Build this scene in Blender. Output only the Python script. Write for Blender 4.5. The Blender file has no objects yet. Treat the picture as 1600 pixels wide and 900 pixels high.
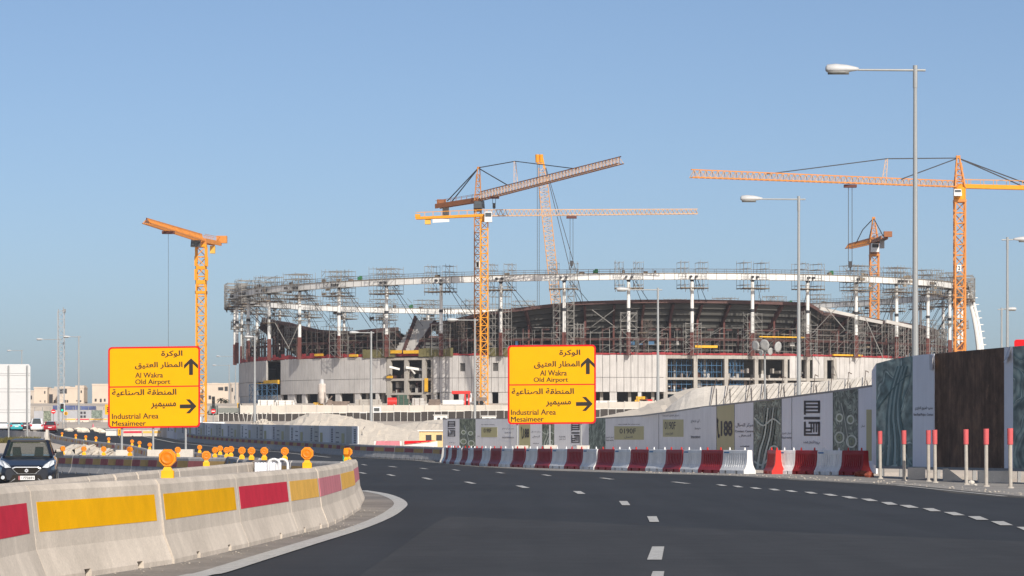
import bpy, math, random
from mathutils import Vector, Matrix
from math import sin, cos, pi, radians, atan2, sqrt

random.seed(7)
S = bpy.context.scene
C = S.collection

# ------------------------------------------------------------------ camera, sky, sun, exposure
F, H, HZ = 4800.0, 1.45, 690.0            # focal length in photo pixels, eye height, horizon row
cam = bpy.data.cameras.new("camera")
cam.sensor_width = 36.0
cam.lens = 36.0 * F / 1600.0
cam.shift_y = (HZ - 450.0) / 1600.0
cam.clip_start, cam.clip_end = 0.5, 30000.0
camo = bpy.data.objects.new("camera", cam)
camo.location = (0, 0, H)
camo.rotation_euler = (pi / 2, 0, 0)
C.objects.link(camo)
S.camera = camo

SUN_EL = radians(32)
SUN_DIR = Vector((0.37, -0.93, 0)).normalized()      # horizontal direction towards the sun
world = bpy.data.worlds.new("World")
S.world = world
world.use_nodes = True
nt = world.node_tree
sky = nt.nodes.new("ShaderNodeTexSky")
sky.sky_type = 'NISHITA'
sky.sun_disc = False
sky.sun_elevation = SUN_EL
sky.sun_rotation = atan2(SUN_DIR.x, SUN_DIR.y)
sky.altitude = 0
sky.air_density = 0.56
sky.dust_density = 1.35
sky.ozone_density = 2.8
tint = nt.nodes.new("ShaderNodeMix")
tint.data_type = 'RGBA'
tint.blend_type = 'MULTIPLY'
tint.inputs["Factor"].default_value = 1.0
tint.inputs[7].default_value = (1.02, 1.0, .945, 1)
nt.links.new(sky.outputs[0], tint.inputs[6])
nt.links.new(tint.outputs[2], nt.nodes["Background"].inputs[0])
nt.nodes["Background"].inputs[1].default_value = 0.125
sl = bpy.data.lights.new("sun", 'SUN')
sl.energy = 4.7
sl.angle = radians(0.53)
sl.color = (1.0, 0.93, 0.83)
so = bpy.data.objects.new("sun", sl)
sdir = Vector((SUN_DIR.x * cos(SUN_EL), SUN_DIR.y * cos(SUN_EL), sin(SUN_EL)))
so.rotation_euler = sdir.to_track_quat('Z', 'Y').to_euler()
so.location = (20, -30, 60)
C.objects.link(so)
HAZE = 0.00008
S.view_settings.view_transform = 'Standard'
S.view_settings.look = 'None'
S.view_settings.exposure = 0.0
S.view_settings.gamma = 1.0
S.render.film_transparent = False
try:
    S.cycles.max_bounces = 6
    S.cycles.use_denoising = True
except Exception:
    pass

# ------------------------------------------------------------------ terrain profile and photo geometry
PROF = [(-400, 0), (210, 0), (240, .24), (290, .62), (370, 1.3), (436, 3.0), (560, 4.5), (690, 6.0), (698, 7.2), (706, 9.6), (735, 10.6),
        (900, 11.6), (1040, 11.9), (9000, 11.9)]


def interp(tab, v):
    if v <= tab[0][0]:
        return tab[0][1]
    for (a, fa), (b, fb) in zip(tab, tab[1:]):
        if v <= b:
            return fa + (fb - fa) * (v - a) / (b - a)
    return tab[-1][1]


def zg(Y):
    return interp(PROF, Y)


def V(x, y, Z):
    return Vector(((x - 800) / F * Z, Z, H + (HZ - y) / F * Z))


def GZ(y, h=0.0):
    lo, hi = 5.0, 1000.0
    for _ in range(60):
        m = (lo + hi) / 2
        if HZ - (zg(m) + h - H) * F / m > y:
            lo = m
        else:
            hi = m
    return lo


def G(x, y, dz=0.0):
    Z = GZ(y)
    return Vector(((x - 800) / F * Z, Z, zg(Z) + dz))


def PX(x, Z):
    return (x - 800) / F * Z


# ------------------------------------------------------------------ materials
MATS = {}


def M(name, col, rough=.85, metal=0.0, var=.12, sc=3.0, spec=.3, streak=0.0, bump=0.0, coat=0.0, fine=0.0, blot=0.0, blotsc=.3, emit=0.0, spots=None, along=0.0):
    if name in MATS:
        return MATS[name]
    m = bpy.data.materials.new(name)
    m.use_nodes = True
    n = m.node_tree.nodes
    L = m.node_tree.links
    b = n["Principled BSDF"]
    b.inputs["Roughness"].default_value = rough
    b.inputs["Metallic"].default_value = metal
    b.inputs["Specular IOR Level"].default_value = spec
    b.inputs["Coat Weight"].default_value = coat
    if emit:
        b.inputs["Emission Color"].default_value = (*col, 1)
        b.inputs["Emission Strength"].default_value = emit
    tc = n.new("ShaderNodeTexCoord")
    last = None

    def layer(scale, amt, mapping=None, detail=5.0):
        nonlocal last
        nz = n.new("ShaderNodeTexNoise")
        nz.inputs["Scale"].default_value = scale
        nz.inputs["Detail"].default_value = detail
        nz.inputs["Roughness"].default_value = .6
        if mapping:
            mp = n.new("ShaderNodeMapping")
            mp.inputs["Scale"].default_value = mapping
            L.new(tc.outputs["Object"], mp.inputs[0])
            L.new(mp.outputs[0], nz.inputs["Vector"])
        else:
            L.new(tc.outputs["Object"], nz.inputs["Vector"])
        mr = n.new("ShaderNodeMapRange")
        mr.inputs["From Min"].default_value = .3
        mr.inputs["From Max"].default_value = .7
        mr.inputs["To Min"].default_value = 1 - amt
        mr.inputs["To Max"].default_value = 1 + amt * .6
        L.new(nz.outputs["Fac"], mr.inputs["Value"])
        mx = n.new("ShaderNodeMix")
        mx.data_type = 'RGBA'
        mx.blend_type = 'MULTIPLY'
        mx.inputs["Factor"].default_value = 1
        if last is None:
            mx.inputs[6].default_value = (*col, 1)
        else:
            L.new(last, mx.inputs[6])
        L.new(mr.outputs[0], mx.inputs[7])
        last = mx.outputs[2]
        return nz
    nz = None
    if var:
        nz = layer(sc, var)
    if streak:
        layer(1.0, streak, (3.5, 3.5, .25))
    if fine:
        layer(sc * 25, fine, detail=2.0)
    if blot:
        layer(blotsc, blot)
    if along:
        layer(1.0, along, (1.1, .045, 1.0))
    if spots and last is not None:
        for ssc, thr, scol in spots:
            sn = n.new("ShaderNodeTexNoise")
            sn.inputs["Scale"].default_value = ssc
            sn.inputs["Detail"].default_value = 6
            sn.inputs["Roughness"].default_value = .7
            L.new(tc.outputs["Object"], sn.inputs["Vector"])
            sr = n.new("ShaderNodeMapRange")
            sr.inputs["From Min"].default_value = thr
            sr.inputs["From Max"].default_value = thr + .035
            sr.inputs["To Max"].default_value = .85
            L.new(sn.outputs["Fac"], sr.inputs["Value"])
            sx_ = n.new("ShaderNodeMix")
            sx_.data_type = 'RGBA'
            L.new(sr.outputs[0], sx_.inputs["Factor"])
            L.new(last, sx_.inputs[6])
            sx_.inputs[7].default_value = (*scol, 1)
            last = sx_.outputs[2]
    if last is None:
        b.inputs["Base Color"].default_value = (*col, 1)
    else:
        L.new(last, b.inputs["Base Color"])
    if bump and nz:
        bp = n.new("ShaderNodeBump")
        bp.inputs["Strength"].default_value = bump
        bp.inputs["Distance"].default_value = .1
        L.new(nz.outputs["Fac"], bp.inputs["Height"])
        L.new(bp.outputs[0], b.inputs["Normal"])
    MATS[name] = m
    return m


def aerial(name, base, dark, light, sc=.55, seed=0.0, grn=None):
    """printed aerial picture: winding pale roads over mottled ground"""
    if name in MATS:
        return MATS[name]
    m = bpy.data.materials.new(name)
    m.use_nodes = True
    n = m.node_tree.nodes
    L = m.node_tree.links
    b = n["Principled BSDF"]
    b.inputs["Roughness"].default_value = .6
    tc = n.new("ShaderNodeTexCoord")
    mp = n.new("ShaderNodeMapping")
    mp.inputs["Location"].default_value = (seed, seed * .7, seed * .3)
    mp.inputs["Scale"].default_value = (1.2, .35, .8)
    L.new(tc.outputs["Object"], mp.inputs[0])
    wv = n.new("ShaderNodeTexWave")
    wv.wave_type = 'BANDS'
    wv.inputs["Scale"].default_value = sc
    wv.inputs["Distortion"].default_value = 14
    wv.inputs["Detail"].default_value = 2.5
    wv.inputs["Detail Scale"].default_value = .9
    L.new(mp.outputs[0], wv.inputs["Vector"])
    r1 = n.new("ShaderNodeValToRGB")
    e = r1.color_ramp.elements
    e[0].position, e[0].color = 0, (*dark, 1)
    e[1].position, e[1].color = 1, (*base, 1)
    for p, c in ((.35, base), (.47, dark), (.5, light), (.54, light), (.58, dark), (.8, grn or dark)):
        k = e.new(p)
        k.color = (*c, 1)
    L.new(wv.outputs["Fac"], r1.inputs[0])
    nz = n.new("ShaderNodeTexNoise")
    nz.inputs["Scale"].default_value = 3.2
    nz.inputs["Detail"].default_value = 6
    L.new(mp.outputs[0], nz.inputs["Vector"])
    r2 = n.new("ShaderNodeValToRGB")
    r2.color_ramp.elements[0].position = .38
    r2.color_ramp.elements[0].color = (.45, .47, .45, 1)
    r2.color_ramp.elements[1].position = .62
    r2.color_ramp.elements[1].color = (1.15, 1.15, 1.1, 1)
    L.new(nz.outputs["Fac"], r2.inputs[0])
    mx = n.new("ShaderNodeMix")
    mx.data_type = 'RGBA'
    mx.blend_type = 'MULTIPLY'
    mx.inputs["Factor"].default_value = 1
    L.new(r1.outputs[0], mx.inputs[6])
    L.new(r2.outputs[0], mx.inputs[7])
    L.new(mx.outputs[2], b.inputs["Base Color"])
    MATS[name] = m
    return m


mSand = M("sand", (.60, .52, .43), .95, var=.16, sc=.35, fine=.18, bump=.6, blot=.14, blotsc=.04)
mHeap = M("heap_sand", (.77, .68, .56), .95, var=.12, sc=1.2, fine=.22, bump=.5)
mAsph = M("asphalt", (.034, .036, .040), .82, var=.12, sc=1.6, fine=.24, blot=.20, blotsc=.09, spec=.35, bump=.08, along=.20, spots=((.9, .70, (.022, .023, .025)), (7.0, .71, (.075, .074, .072))))
mAsphOld = M("asphalt_old", (.050, .051, .054), .85, var=.16, sc=1.6, fine=.34, blot=.18, blotsc=.12, spec=.3, bump=.1, along=.16, spots=((8.0, .68, (.085, .082, .078)), (1.2, .70, (.028, .028, .029))))
mDusty = M("dusty_asphalt", (.27, .245, .22), .9, var=.2, sc=.9, fine=.2, blot=.25, blotsc=.25, bump=.2)
mGravel = M("verge_gravel", (.33, .31, .285), .95, var=.2, sc=1.2, fine=.3, bump=.5, blot=.2, blotsc=.2)
mPaint = M("road_paint", (.50, .495, .475), .85, var=.25, sc=5, fine=.2, spots=((5.0, .60, (.22, .21, .20)), (16.0, .62, (.12, .12, .12))))
mConc = M("barrier_concrete", (.63, .555, .47), .95, var=.10, sc=1.4, streak=.10, fine=.10, bump=.12, blot=.14, blotsc=.6, spec=.15, spots=((3.5, .70, (.33, .27, .21)), (22.0, .72, (.22, .18, .14)), (1.1, .70, (.68, .61, .52))))
mConcD = M("barrier_concrete_shaded", (.48, .46, .44), .9, var=.14, sc=1.2, streak=.18, fine=.1)  # darker concrete copy: shade put into the colour of the shaded-side rows
mHole = M("dark_recess", (.03, .027, .024), 1, var=0)  # near-black; paints the shade inside barrier slots, also used for dark trim
mRed = M("red_paint", (.58, .03, .06), .75, spec=.12, var=.12, sc=4, fine=.1, spots=((9.0, .70, (.50, .28, .26)), (26.0, .72, (.40, .20, .19))))
mRedF = M("faded_red_paint", (.55, .19, .22), .8, var=.12, sc=4, streak=.15)
mYel = M("yellow_paint", (.82, .42, .002), .75, var=.07, sc=4, fine=.06, spec=.1, blot=.1, blotsc=1.5, spots=((9.0, .71, (.52, .44, .30)), (26.0, .73, (.45, .36, .22))))
mYelF = M("faded_yellow_paint", (.74, .42, .08), .8, var=.14, sc=4)
mOchre = M("shaded_yellow_paint", (.56, .37, .15), .85, var=.2, sc=3)  # stripe yellow with the shade of those rows put into the colour
mMaroon = M("dull_red_paint", (.38, .13, .13), .85, var=.2, sc=3)  # also puts shade into the red stripes of the shaded-side rows
mSignY = M("sign_yellow", (.80, .375, .0), .6, var=.04, sc=1, spec=.12)
mSignR = M("sign_red", (.60, .008, .015), .55, spec=.15, var=.04, sc=2)
mInk = M("sign_black", (.022, .018, .014), .6, var=0)
mGalv = M("galvanised_steel", (.40, .41, .41), .5, metal=.35, var=.08, sc=1.0, streak=.08)
mPole = M("lamp_steel", (.36, .37, .37), .5, metal=.3, var=.07, sc=.8, streak=.06)
mHead = M("lamp_housing", (.52, .525, .525), .45, var=.05, sc=4)
mLens = M("lamp_lens", (.22, .22, .21), .35, var=.1, sc=3)
mWPlas = M("white_plastic", (.78, .78, .77), .5, var=.08, sc=2, streak=.14, spec=.3, spots=((4.0, .69, (.50, .47, .42)), (14.0, .70, (.35, .33, .30))))
mRPlas = M("red_plastic", (.33, .022, .028), .5, var=.14, sc=2, streak=.14, spec=.3, spots=((5.0, .69, (.36, .12, .11)), ))
mRPlasB = M("bright_red_plastic", (.62, .03, .022), .45, var=.08, sc=2, spec=.4)
mBlue = M("blue_label", (.05, .2, .42), .6, var=.1)
mOrange = M("amber_lens", (.86, .27, .008), .35, var=.1, sc=12, spec=.5)
mOrangeD = M("amber_rim", (.70, .19, .006), .45, var=.08, sc=8)
mYPlas = M("yellow_plastic", (.85, .42, .01), .5, var=.06, sc=5)
mGreenP = M("green_plastic", (.02, .30, .20), .6, var=.1)
mHoard = M("hoarding_grey", (.82, .81, .82), .6, var=.05, sc=.6, streak=.05, blot=.06, blotsc=.3)
mHoardL = M("hoarding_lavender", (.84, .85, .90), .55, var=.05, sc=.6, streak=.05)
mBeige = M("hoarding_olive", (.50, .46, .25), .6, var=.06, sc=.8)
mInkH = M("hoarding_ink", (.055, .05, .06), .7, var=.1)
mInkS = M("hoarding_small_ink", (.12, .115, .14), .7, var=.1)
mTeal = M("print_teal", (.13, .20, .20), .6, var=.3, sc=1.2)
mBrown = M("rusty_board", (.20, .118, .074), .85, var=.4, sc=1.6, streak=.28, blot=.5, blotsc=.7, fine=.25, spots=((1.3, .62, (.26, .15, .09)), (2.6, .68, (.10, .07, .05))))
mTorn = M("torn_vinyl", (.60, .60, .64), .6, var=.05)
mFrame = M("frame_steel", (.28, .28, .28), .6, metal=.3, var=.1)
mConcW = M("facade_concrete", (.54, .515, .49), .9, var=.10, sc=.35, streak=.12, fine=.05, blot=.10, blotsc=.08)
mConcG = M("frame_concrete", (.40, .37, .33), .9, var=.15, sc=.5, streak=.15)
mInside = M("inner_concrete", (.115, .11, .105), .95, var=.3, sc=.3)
mJoint = M("joint_dark", (.10, .095, .09), .95, var=.1)
mWhite = M("white_steel", (.74, .73, .70), .5, var=.06, sc=.6, streak=.06)
mBrownS = M("primer_steel", (.125, .042, .034), .7, var=.2, sc=.8)
mBrownD = M("dark_primer_steel", (.075, .034, .030), .75, var=.2, sc=.8)
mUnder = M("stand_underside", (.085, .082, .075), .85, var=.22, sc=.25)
mTerr = M("terrace_concrete", (.50, .48, .45), .9, var=.15, sc=.3)
mScaf = M("scaffold_tube", (.24, .23, .215), .6, metal=.2, var=.25, sc=.6)
mScafD = M("scaffold_rusty", (.105, .082, .07), .8, var=.3, sc=.6)
mPlank = M("scaffold_plank", (.25, .20, .145), .9, var=.3, sc=.8)
mBlueS = M("blue_scaffold", (.05, .13, .24), .6, var=.25, sc=.6)
mNet = M("olive_netting", (.17, .15, .065), .9, var=.3, sc=.4, streak=.2)
mRedNet = M("red_safety_mesh", (.34, .04, .045), .8, var=.35, sc=.8)
mYelNet = M("yellow_guard", (.72, .40, .03), .8, var=.2, sc=.8)
mCraneY = M("crane_yellow", (.74, .30, .010), .55, var=.10, sc=.4)
mCraneO = M("crane_orange", (.62, .235, .045), .55, var=.12, sc=.4)
mCraneP = M("crane_faded", (.58, .38, .24), .6, var=.12, sc=.4)
mCraneB = M("crane_brown", (.30, .11, .04), .6, var=.12, sc=.4)
mCable = M("steel_cable", (.045, .045, .05), .6, var=0)
mGrey = M("counterweight_grey", (.30, .29, .28), .9, var=.12, sc=.7)
mCab = M("cab_dark", (.05, .055, .06), .3, var=.1)
mCabW = M("cab_white", (.72, .72, .70), .4, var=.05)
mHouse = M("house_cream", (.62, .52, .42), .9, var=.06, sc=.2, streak=.05)
mHouseS = M("house_sand", (.52, .45, .38), .9, var=.06, sc=.2)
mWin = M("window_dark", (.05, .05, .055), .2, var=.1)
mDarkFence = M("fence_mesh", (.060, .052, .047), .9, var=.15, sc=.3)
mPostW = M("white_post", (.72, .70, .66), .6, var=.05)
mBlockW = M("pale_concrete", (.62, .58, .52), .9, var=.12, sc=1.5, fine=.1, blot=.12, blotsc=.5)
mPostR = M("post_sleeve_red", (.60, .11, .115), .6, var=.12, sc=3)
mPostC = M("post_concrete", (.46, .42, .37), .85, var=.15, sc=4, streak=.15)
mBrick = M("red_rubble", (.30, .075, .045), .9, var=.3, sc=5)
mLeaf = M("dry_grass", (.13, .115, .035), .9, var=.4, sc=2)
mPalm = M("palm_leaf", (.055, .06, .028), .8, var=.3, sc=2)
mBark = M("palm_bark", (.14, .10, .07), .9, var=.2)
mTyre = M("tyre", (.02, .02, .02), .9, var=.1)
mChrome = M("chrome", (.62, .63, .65), .38, metal=.55, var=0)
mHoardF = M("far_hoarding", (.40, .40, .42), .7, var=.1, sc=.4)
mMastG = M("mast_grey", (.36, .37, .38), .6, var=.08)
mSiteW = M("site_wall_white", (.58, .53, .46), .8, var=.12, sc=.3)
mBackW = M("sign_back_white", (.60, .60, .60), .6, var=.05, sc=.3)
mGlass = M("car_glass", (.05, .06, .062), .06, var=0, spec=.9)
mLampG = M("headlight", (.62, .66, .70), .1, var=.25, sc=14, spec=.8)
mGreyBrown = M("site_equipment", (.22, .17, .14), .9, var=.3, sc=.8)
mRust = M("silo_rust", (.68, .60, .53), .8, var=.12, sc=.5, streak=.2, blot=.2, blotsc=.25)
mGreenBox = M("green_box", (.02, .15, .055), .7, var=.15)
mGreenLit = M("signal_green", (.0, .55, .32), .5, var=0, emit=.8)


# ------------------------------------------------------------------ mesh builder
class MB:
    def __init__(self):
        self.v, self.f, self.m = [], [], []

    def poly(self, pts, mi=0):
        i = len(self.v)
        self.v += [tuple(p) for p in pts]
        self.f.append(tuple(range(i, i + len(pts))))
        self.m.append(mi)

    def add(self, verts, faces, mi=0):
        i = len(self.v)
        self.v += [tuple(p) for p in verts]
        for f in faces:
            self.f.append(tuple(i + k for k in f))
            self.m.append(mi)

    def box(self, a, b, mi=0, skip=()):
        x0, y0, z0 = a
        x1, y1, z1 = b
        vs = [(x0, y0, z0), (x1, y0, z0), (x1, y1, z0), (x0, y1, z0), (x0, y0, z1), (x1, y0, z1), (x1, y1, z1), (x0, y1, z1)]
        self.add(vs, [(0, 3, 2, 1), (4, 5, 6, 7), (0, 1, 5, 4), (1, 2, 6, 5), (2, 3, 7, 6), (3, 0, 4, 7)], mi)

    def cbox(self, c, s, mi=0):
        self.box([c[k] - s[k] / 2 for k in range(3)], [c[k] + s[k] / 2 for k in range(3)], mi)

    def hexa(self, q0, q1, mi=0):
        """prism between two quads (each 4 points, same order)"""
        self.add(list(q0) + list(q1), [(0, 3, 2, 1), (4, 5, 6, 7), (0, 1, 5, 4), (1, 2, 6, 5), (2, 3, 7, 6), (3, 0, 4, 7)], mi)

    def bar(self, p0, p1, w=.06, mi=0, h=None, caps=False):
        p0, p1 = Vector(p0), Vector(p1)
        d = p1 - p0
        if d.length < 1e-6:
            return
        d.normalize()
        up = Vector((0, 0, 1)) if abs(d.z) < .95 else Vector((1, 0, 0))
        s = d.cross(up).normalized() * (w / 2)
        u = s.cross(d).normalized() * ((h or w) / 2)
        vs = [p0 - s - u, p0 + s - u, p0 + s + u, p0 - s + u, p1 - s - u, p1 + s - u, p1 + s + u, p1 - s + u]
        fs = [(0, 1, 5, 4), (1, 2, 6, 5), (2, 3, 7, 6), (3, 0, 4, 7)]
        if caps:
            fs += [(0, 3, 2, 1), (4, 5, 6, 7)]
        self.add(vs, fs, mi)

    def tube(self, p0, p1, r0, r1=None, n=10, mi=0, caps=True):
        p0, p1 = Vector(p0), Vector(p1)
        r1 = r0 if r1 is None else r1
        d = (p1 - p0).normalized()
        up = Vector((0, 0, 1)) if abs(d.z) < .95 else Vector((1, 0, 0))
        s = d.cross(up).normalized()
        u = s.cross(d).normalized()
        a = [p0 + (s * cos(2 * pi * k / n) + u * sin(2 * pi * k / n)) * r0 for k in range(n)]
        b = [p1 + (s * cos(2 * pi * k / n) + u * sin(2 * pi * k / n)) * r1 for k in range(n)]
        fs = [(k, (k + 1) % n, n + (k + 1) % n, n + k) for k in range(n)]
        if caps:
            fs += [tuple(reversed(range(n))), tuple(range(n, 2 * n))]
        self.add(a + b, fs, mi)

    def loft(self, rings, mi=0, caps=True):
        n = len(rings[0])
        vs = [p for r in rings for p in r]
        fs = []
        for i in range(len(rings) - 1):
            for k in range(n):
                fs.append((i * n + k, i * n + (k + 1) % n, (i + 1) * n + (k + 1) % n, (i + 1) * n + k))
        if caps:
            fs += [tuple(reversed(range(n))), tuple(range((len(rings) - 1) * n, len(rings) * n))]
        self.add(vs, fs, mi)

    def build(self, name, mats, parent=None, smooth=False, rel=True):
        me = bpy.data.meshes.new(name)
        off = parent.location if (parent is not None and rel) else Vector((0, 0, 0))
        if parent is not None and rel and parent.parent is not None:
            off = off + parent.parent.location
        vs = [(p[0] - off[0], p[1] - off[1], p[2] - off[2]) for p in self.v]
        me.from_pydata(vs, [], self.f)
        if not isinstance(mats, (list, tuple)):
            mats = [mats]
        for m in mats:
            me.materials.append(m)
        me.polygons.foreach_set("material_index", self.m)
        if smooth:
            me.polygons.foreach_set("use_smooth", [True] * len(me.polygons))
        me.update()
        o = bpy.data.objects.new(name, me)
        C.objects.link(o)
        if parent is not None:
            o.parent = parent
        return o


def tag(o, label, cat, group=None):
    o["label"] = label
    o["category"] = cat
    if group:
        o["group"] = group
    return o


def thing(name, loc, label, cat, group=None, rz=0.0):
    o = bpy.data.objects.new(name, None)
    o.empty_display_size = .3
    o.location = loc
    o.rotation_euler = (0, 0, rz)
    C.objects.link(o)
    return tag(o, label, cat, group)


def struct(o, kind="structure"):
    o["kind"] = kind
    return o


def dup(root, loc, rz=0.0, label=None, group=None, sx=1.0, pitch=0.0, sz=1.0):
    r = root.copy()
    C.objects.link(r)
    r.location = loc
    r.rotation_euler = (0, pitch, rz)
    r.scale = (sx, 1, sz)
    if label:
        r["label"] = label
    if group:
        r["group"] = group
    for ch in root.children:
        c = ch.copy()
        C.objects.link(c)
        c.parent = r
        for g in ch.children:
            d = g.copy()
            C.objects.link(d)
            d.parent = c
    return r


def kill(root):
    for ch in list(root.children):
        for g in list(ch.children):
            bpy.data.objects.remove(g)
        bpy.data.objects.remove(ch)
    bpy.data.objects.remove(root)


ORD = ["first", "second", "third", "fourth", "fifth", "sixth", "seventh", "eighth", "ninth", "tenth"]


def nth(i):
    if i < 10:
        return ORD[i]
    k = i + 1
    return f"{k}{'th' if 10 <= k % 100 <= 20 else {1: 'st', 2: 'nd', 3: 'rd'}.get(k % 10, 'th')}"


# ------------------------------------------------------------------ lettering
ARB = {'ا': (0xFE8D, 2), 'أ': (0xFE83, 2), 'ب': (0xFE8F, 4), 'ة': (0xFE93, 2), 'ت': (0xFE95, 4), 'ر': (0xFEAD, 2), 'ز': (0xFEAF, 2),
       'د': (0xFEA9, 2), 'ج': (0xFE9D, 4), 'خ': (0xFEA5, 4), 'ش': (0xFEB5, 4), 'ص': (0xFEB9, 4), 'ط': (0xFEC1, 4), 'ع': (0xFEC9, 4),
       'غ': (0xFECD, 4), 'ق': (0xFED5, 4), 'ك': (0xFED9, 4), 'ل': (0xFEDD, 4), 'م': (0xFEE1, 4), 'ن': (0xFEE5, 4), 'ه': (0xFEE9, 4),
       'و': (0xFEED, 2), 'ي': (0xFEF1, 4), 'س': (0xFEB1, 4), 'ذ': (0xFEAB, 2)}


def shape_ar(s):
    out = []
    for i, c in enumerate(s):
        if c not in ARB:
            out.append(c)
            continue
        b, n = ARB[c]
        prev = i > 0 and s[i - 1] in ARB and ARB[s[i - 1]][1] == 4
        nxt = i < len(s) - 1 and s[i + 1] in ARB
        k = ((3 if nxt else 1) if prev else (2 if nxt else 0)) if n == 4 else (1 if prev else 0)
        out.append(chr(b + k))
    return ''.join(reversed(out))


TXT = {}


def text2d(s, bold=.008):
    if (s, bold) in TXT:
        return TXT[(s, bold)]
    cu = bpy.data.curves.new("lettering", 'FONT')
    cu.body = shape_ar(s) if any(ord(c) > 0x590 for c in s) else s
    cu.offset = bold
    cu.resolution_u = 3
    o = bpy.data.objects.new("lettering", cu)
    C.objects.link(o)
    dg = bpy.context.evaluated_depsgraph_get()
    me = bpy.data.meshes.new_from_object(o.evaluated_get(dg))
    vs = [(v.co.x, v.co.y) for v in me.vertices]
    fs = [tuple(p.vertices) for p in me.polygons]
    bpy.data.objects.remove(o)
    bpy.data.curves.remove(cu)
    bpy.data.meshes.remove(me)
    x0, x1 = min(v[0] for v in vs), max(v[0] for v in vs)
    y0, y1 = min(v[1] for v in vs), max(v[1] for v in vs)
    vs = [((v[0] - x0) / (x1 - x0), (y1 - v[1]) / (y1 - y0)) for v in vs]
    TXT[(s, bold)] = (vs, fs)
    return vs, fs


def write(mb, s, box, fn, mi=0, bold=.008):
    """put text s in the pixel box (x0,y0,x1,y1) of a surface whose points are fn(x,y)"""
    vs, fs = text2d(s, bold)
    x0, y0, x1, y1 = box
    mb.add([fn(x0 + u * (x1 - x0), y0 + w * (y1 - y0)) for u, w in vs], fs, mi)


# ------------------------------------------------------------------ ground, roads, markings
def sheet(name, left, right, mat, dz, ys=None, step=6.0, kind="structure"):
    """ground sheet between two (Y,X) tables, following the terrain"""
    y0, y1 = max(left[0][0], right[0][0]), min(left[-1][0], right[-1][0])
    Y = set([y0, y1] + [p[0] for p in left + right + PROF if y0 < p[0] < y1])
    k = y0
    while k < y1:
        Y.add(k)
        k += step
    mb = MB()
    Y = sorted(Y)
    for a, b in zip(Y, Y[1:]):
        la, lb, ra, rb = interp(left, a), interp(left, b), interp(right, a), interp(right, b)
        mb.poly([(la, a, zg(a) + dz), (ra, a, zg(a) + dz), (rb, b, zg(b) + dz), (lb, b, zg(b) + dz)])
    return struct(mb.build(name, mat), kind)


mb = MB()
ys = [-400, -100, 0, 60, 120, 210, 240, 290, 330, 370, 400, 436, 500, 560, 620, 690, 698, 706, 735, 820, 900, 1040, 1500, 2600, 3600]
xs = [-2400, -900, -400, -200, -100, -50, 0, 50, 100, 200, 400, 900, 2400]
for a, b in zip(ys, ys[1:]):
    for c, d in zip(xs, xs[1:]):
        mb.poly([(c, a, zg(a)), (d, a, zg(a)), (d, b, zg(b)), (c, b, zg(b))])
struct(mb.build("ground", mSand))


def tabG(pts):
    t = [(p.y, p.x) for p in (G(x, y) for x, y in pts)]
    return sorted(t)


road_right = [(2, 18), (60, 15.2)] + tabG([(1600, 777), (1425, 759.5), (1280, 751.5), (1165, 744.5), (1000, 740), (860, 735.5), (760, 729.5), (700, 724.5), (660, 720)]) + \
    [(240, -12.3), (272, -18.6), (330, -30.8), (370, -38.5), (400, -46), (470, -62)]
T_line = [(94, -8.0), (107, -9.3), (147, -14.4), (213, -25.0), (255, -32.0), (283, -38.0), (370, -54.7), (470, -75)]
sheet("road", [(2, -8), (93, -8)] + [(y, x + .5) for y, x in T_line], road_right, mAsph, .02)
sheet("slip_road", [(2, -90), (175, -90)], [(2, -8), (106, -8), (114, -9.2), (117, -12.1), (127, -15.6), (139, -19.9), (152, -24.2), (175, -32)], mAsph, .02)
sheet("side_road", [(392, -130), (470, -130)], [(392, -60), (470, -76)], mAsph, .02)
sheet("worn_road", [(2, -2.0), (34, -1.6), (54, -1.35), (58.5, -1.2)], [(2, 14), (34, 10.5), (44, 7.2), (50, 3.4), (54, 1.4), (58.5, -1.1)], mAsphOld, .025)
# gravel verge between the asphalt and the barriers
sheet("gravel_ground", [(y, x - .05) for y, x in road_right[:-5]], [(y, x + 6) for y, x in road_right[:-5]], mGravel, .012)

# dusty strip round the nose of the curved barrier row and its white edge line
edge_px = [(60, 1000), (200, 938), (300, 905), (330, 899), (400, 877), (480, 852), (555, 828.5), (600, 810), (620, 797), (626, 789), (618, 781), (598, 773.5), (566, 768)]


def smooth(pts, n=6):
    out = []
    for i in range(len(pts) - 1):
        p0, p1, p2, p3 = pts[max(i - 1, 0)], pts[i], pts[i + 1], pts[min(i + 2, len(pts) - 1)]
        for k in range(n):
            t = k / n
            out.append(tuple(.5 * ((2 * p1[j]) + (-p0[j] + p2[j]) * t + (2 * p0[j] - 5 * p1[j] + 4 * p2[j] - p3[j]) * t * t +
                                   (-p0[j] + 3 * p1[j] - 3 * p2[j] + p3[j]) * t ** 3) for j in range(len(p1))))
    out.append(tuple(pts[-1]))
    return out


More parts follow.
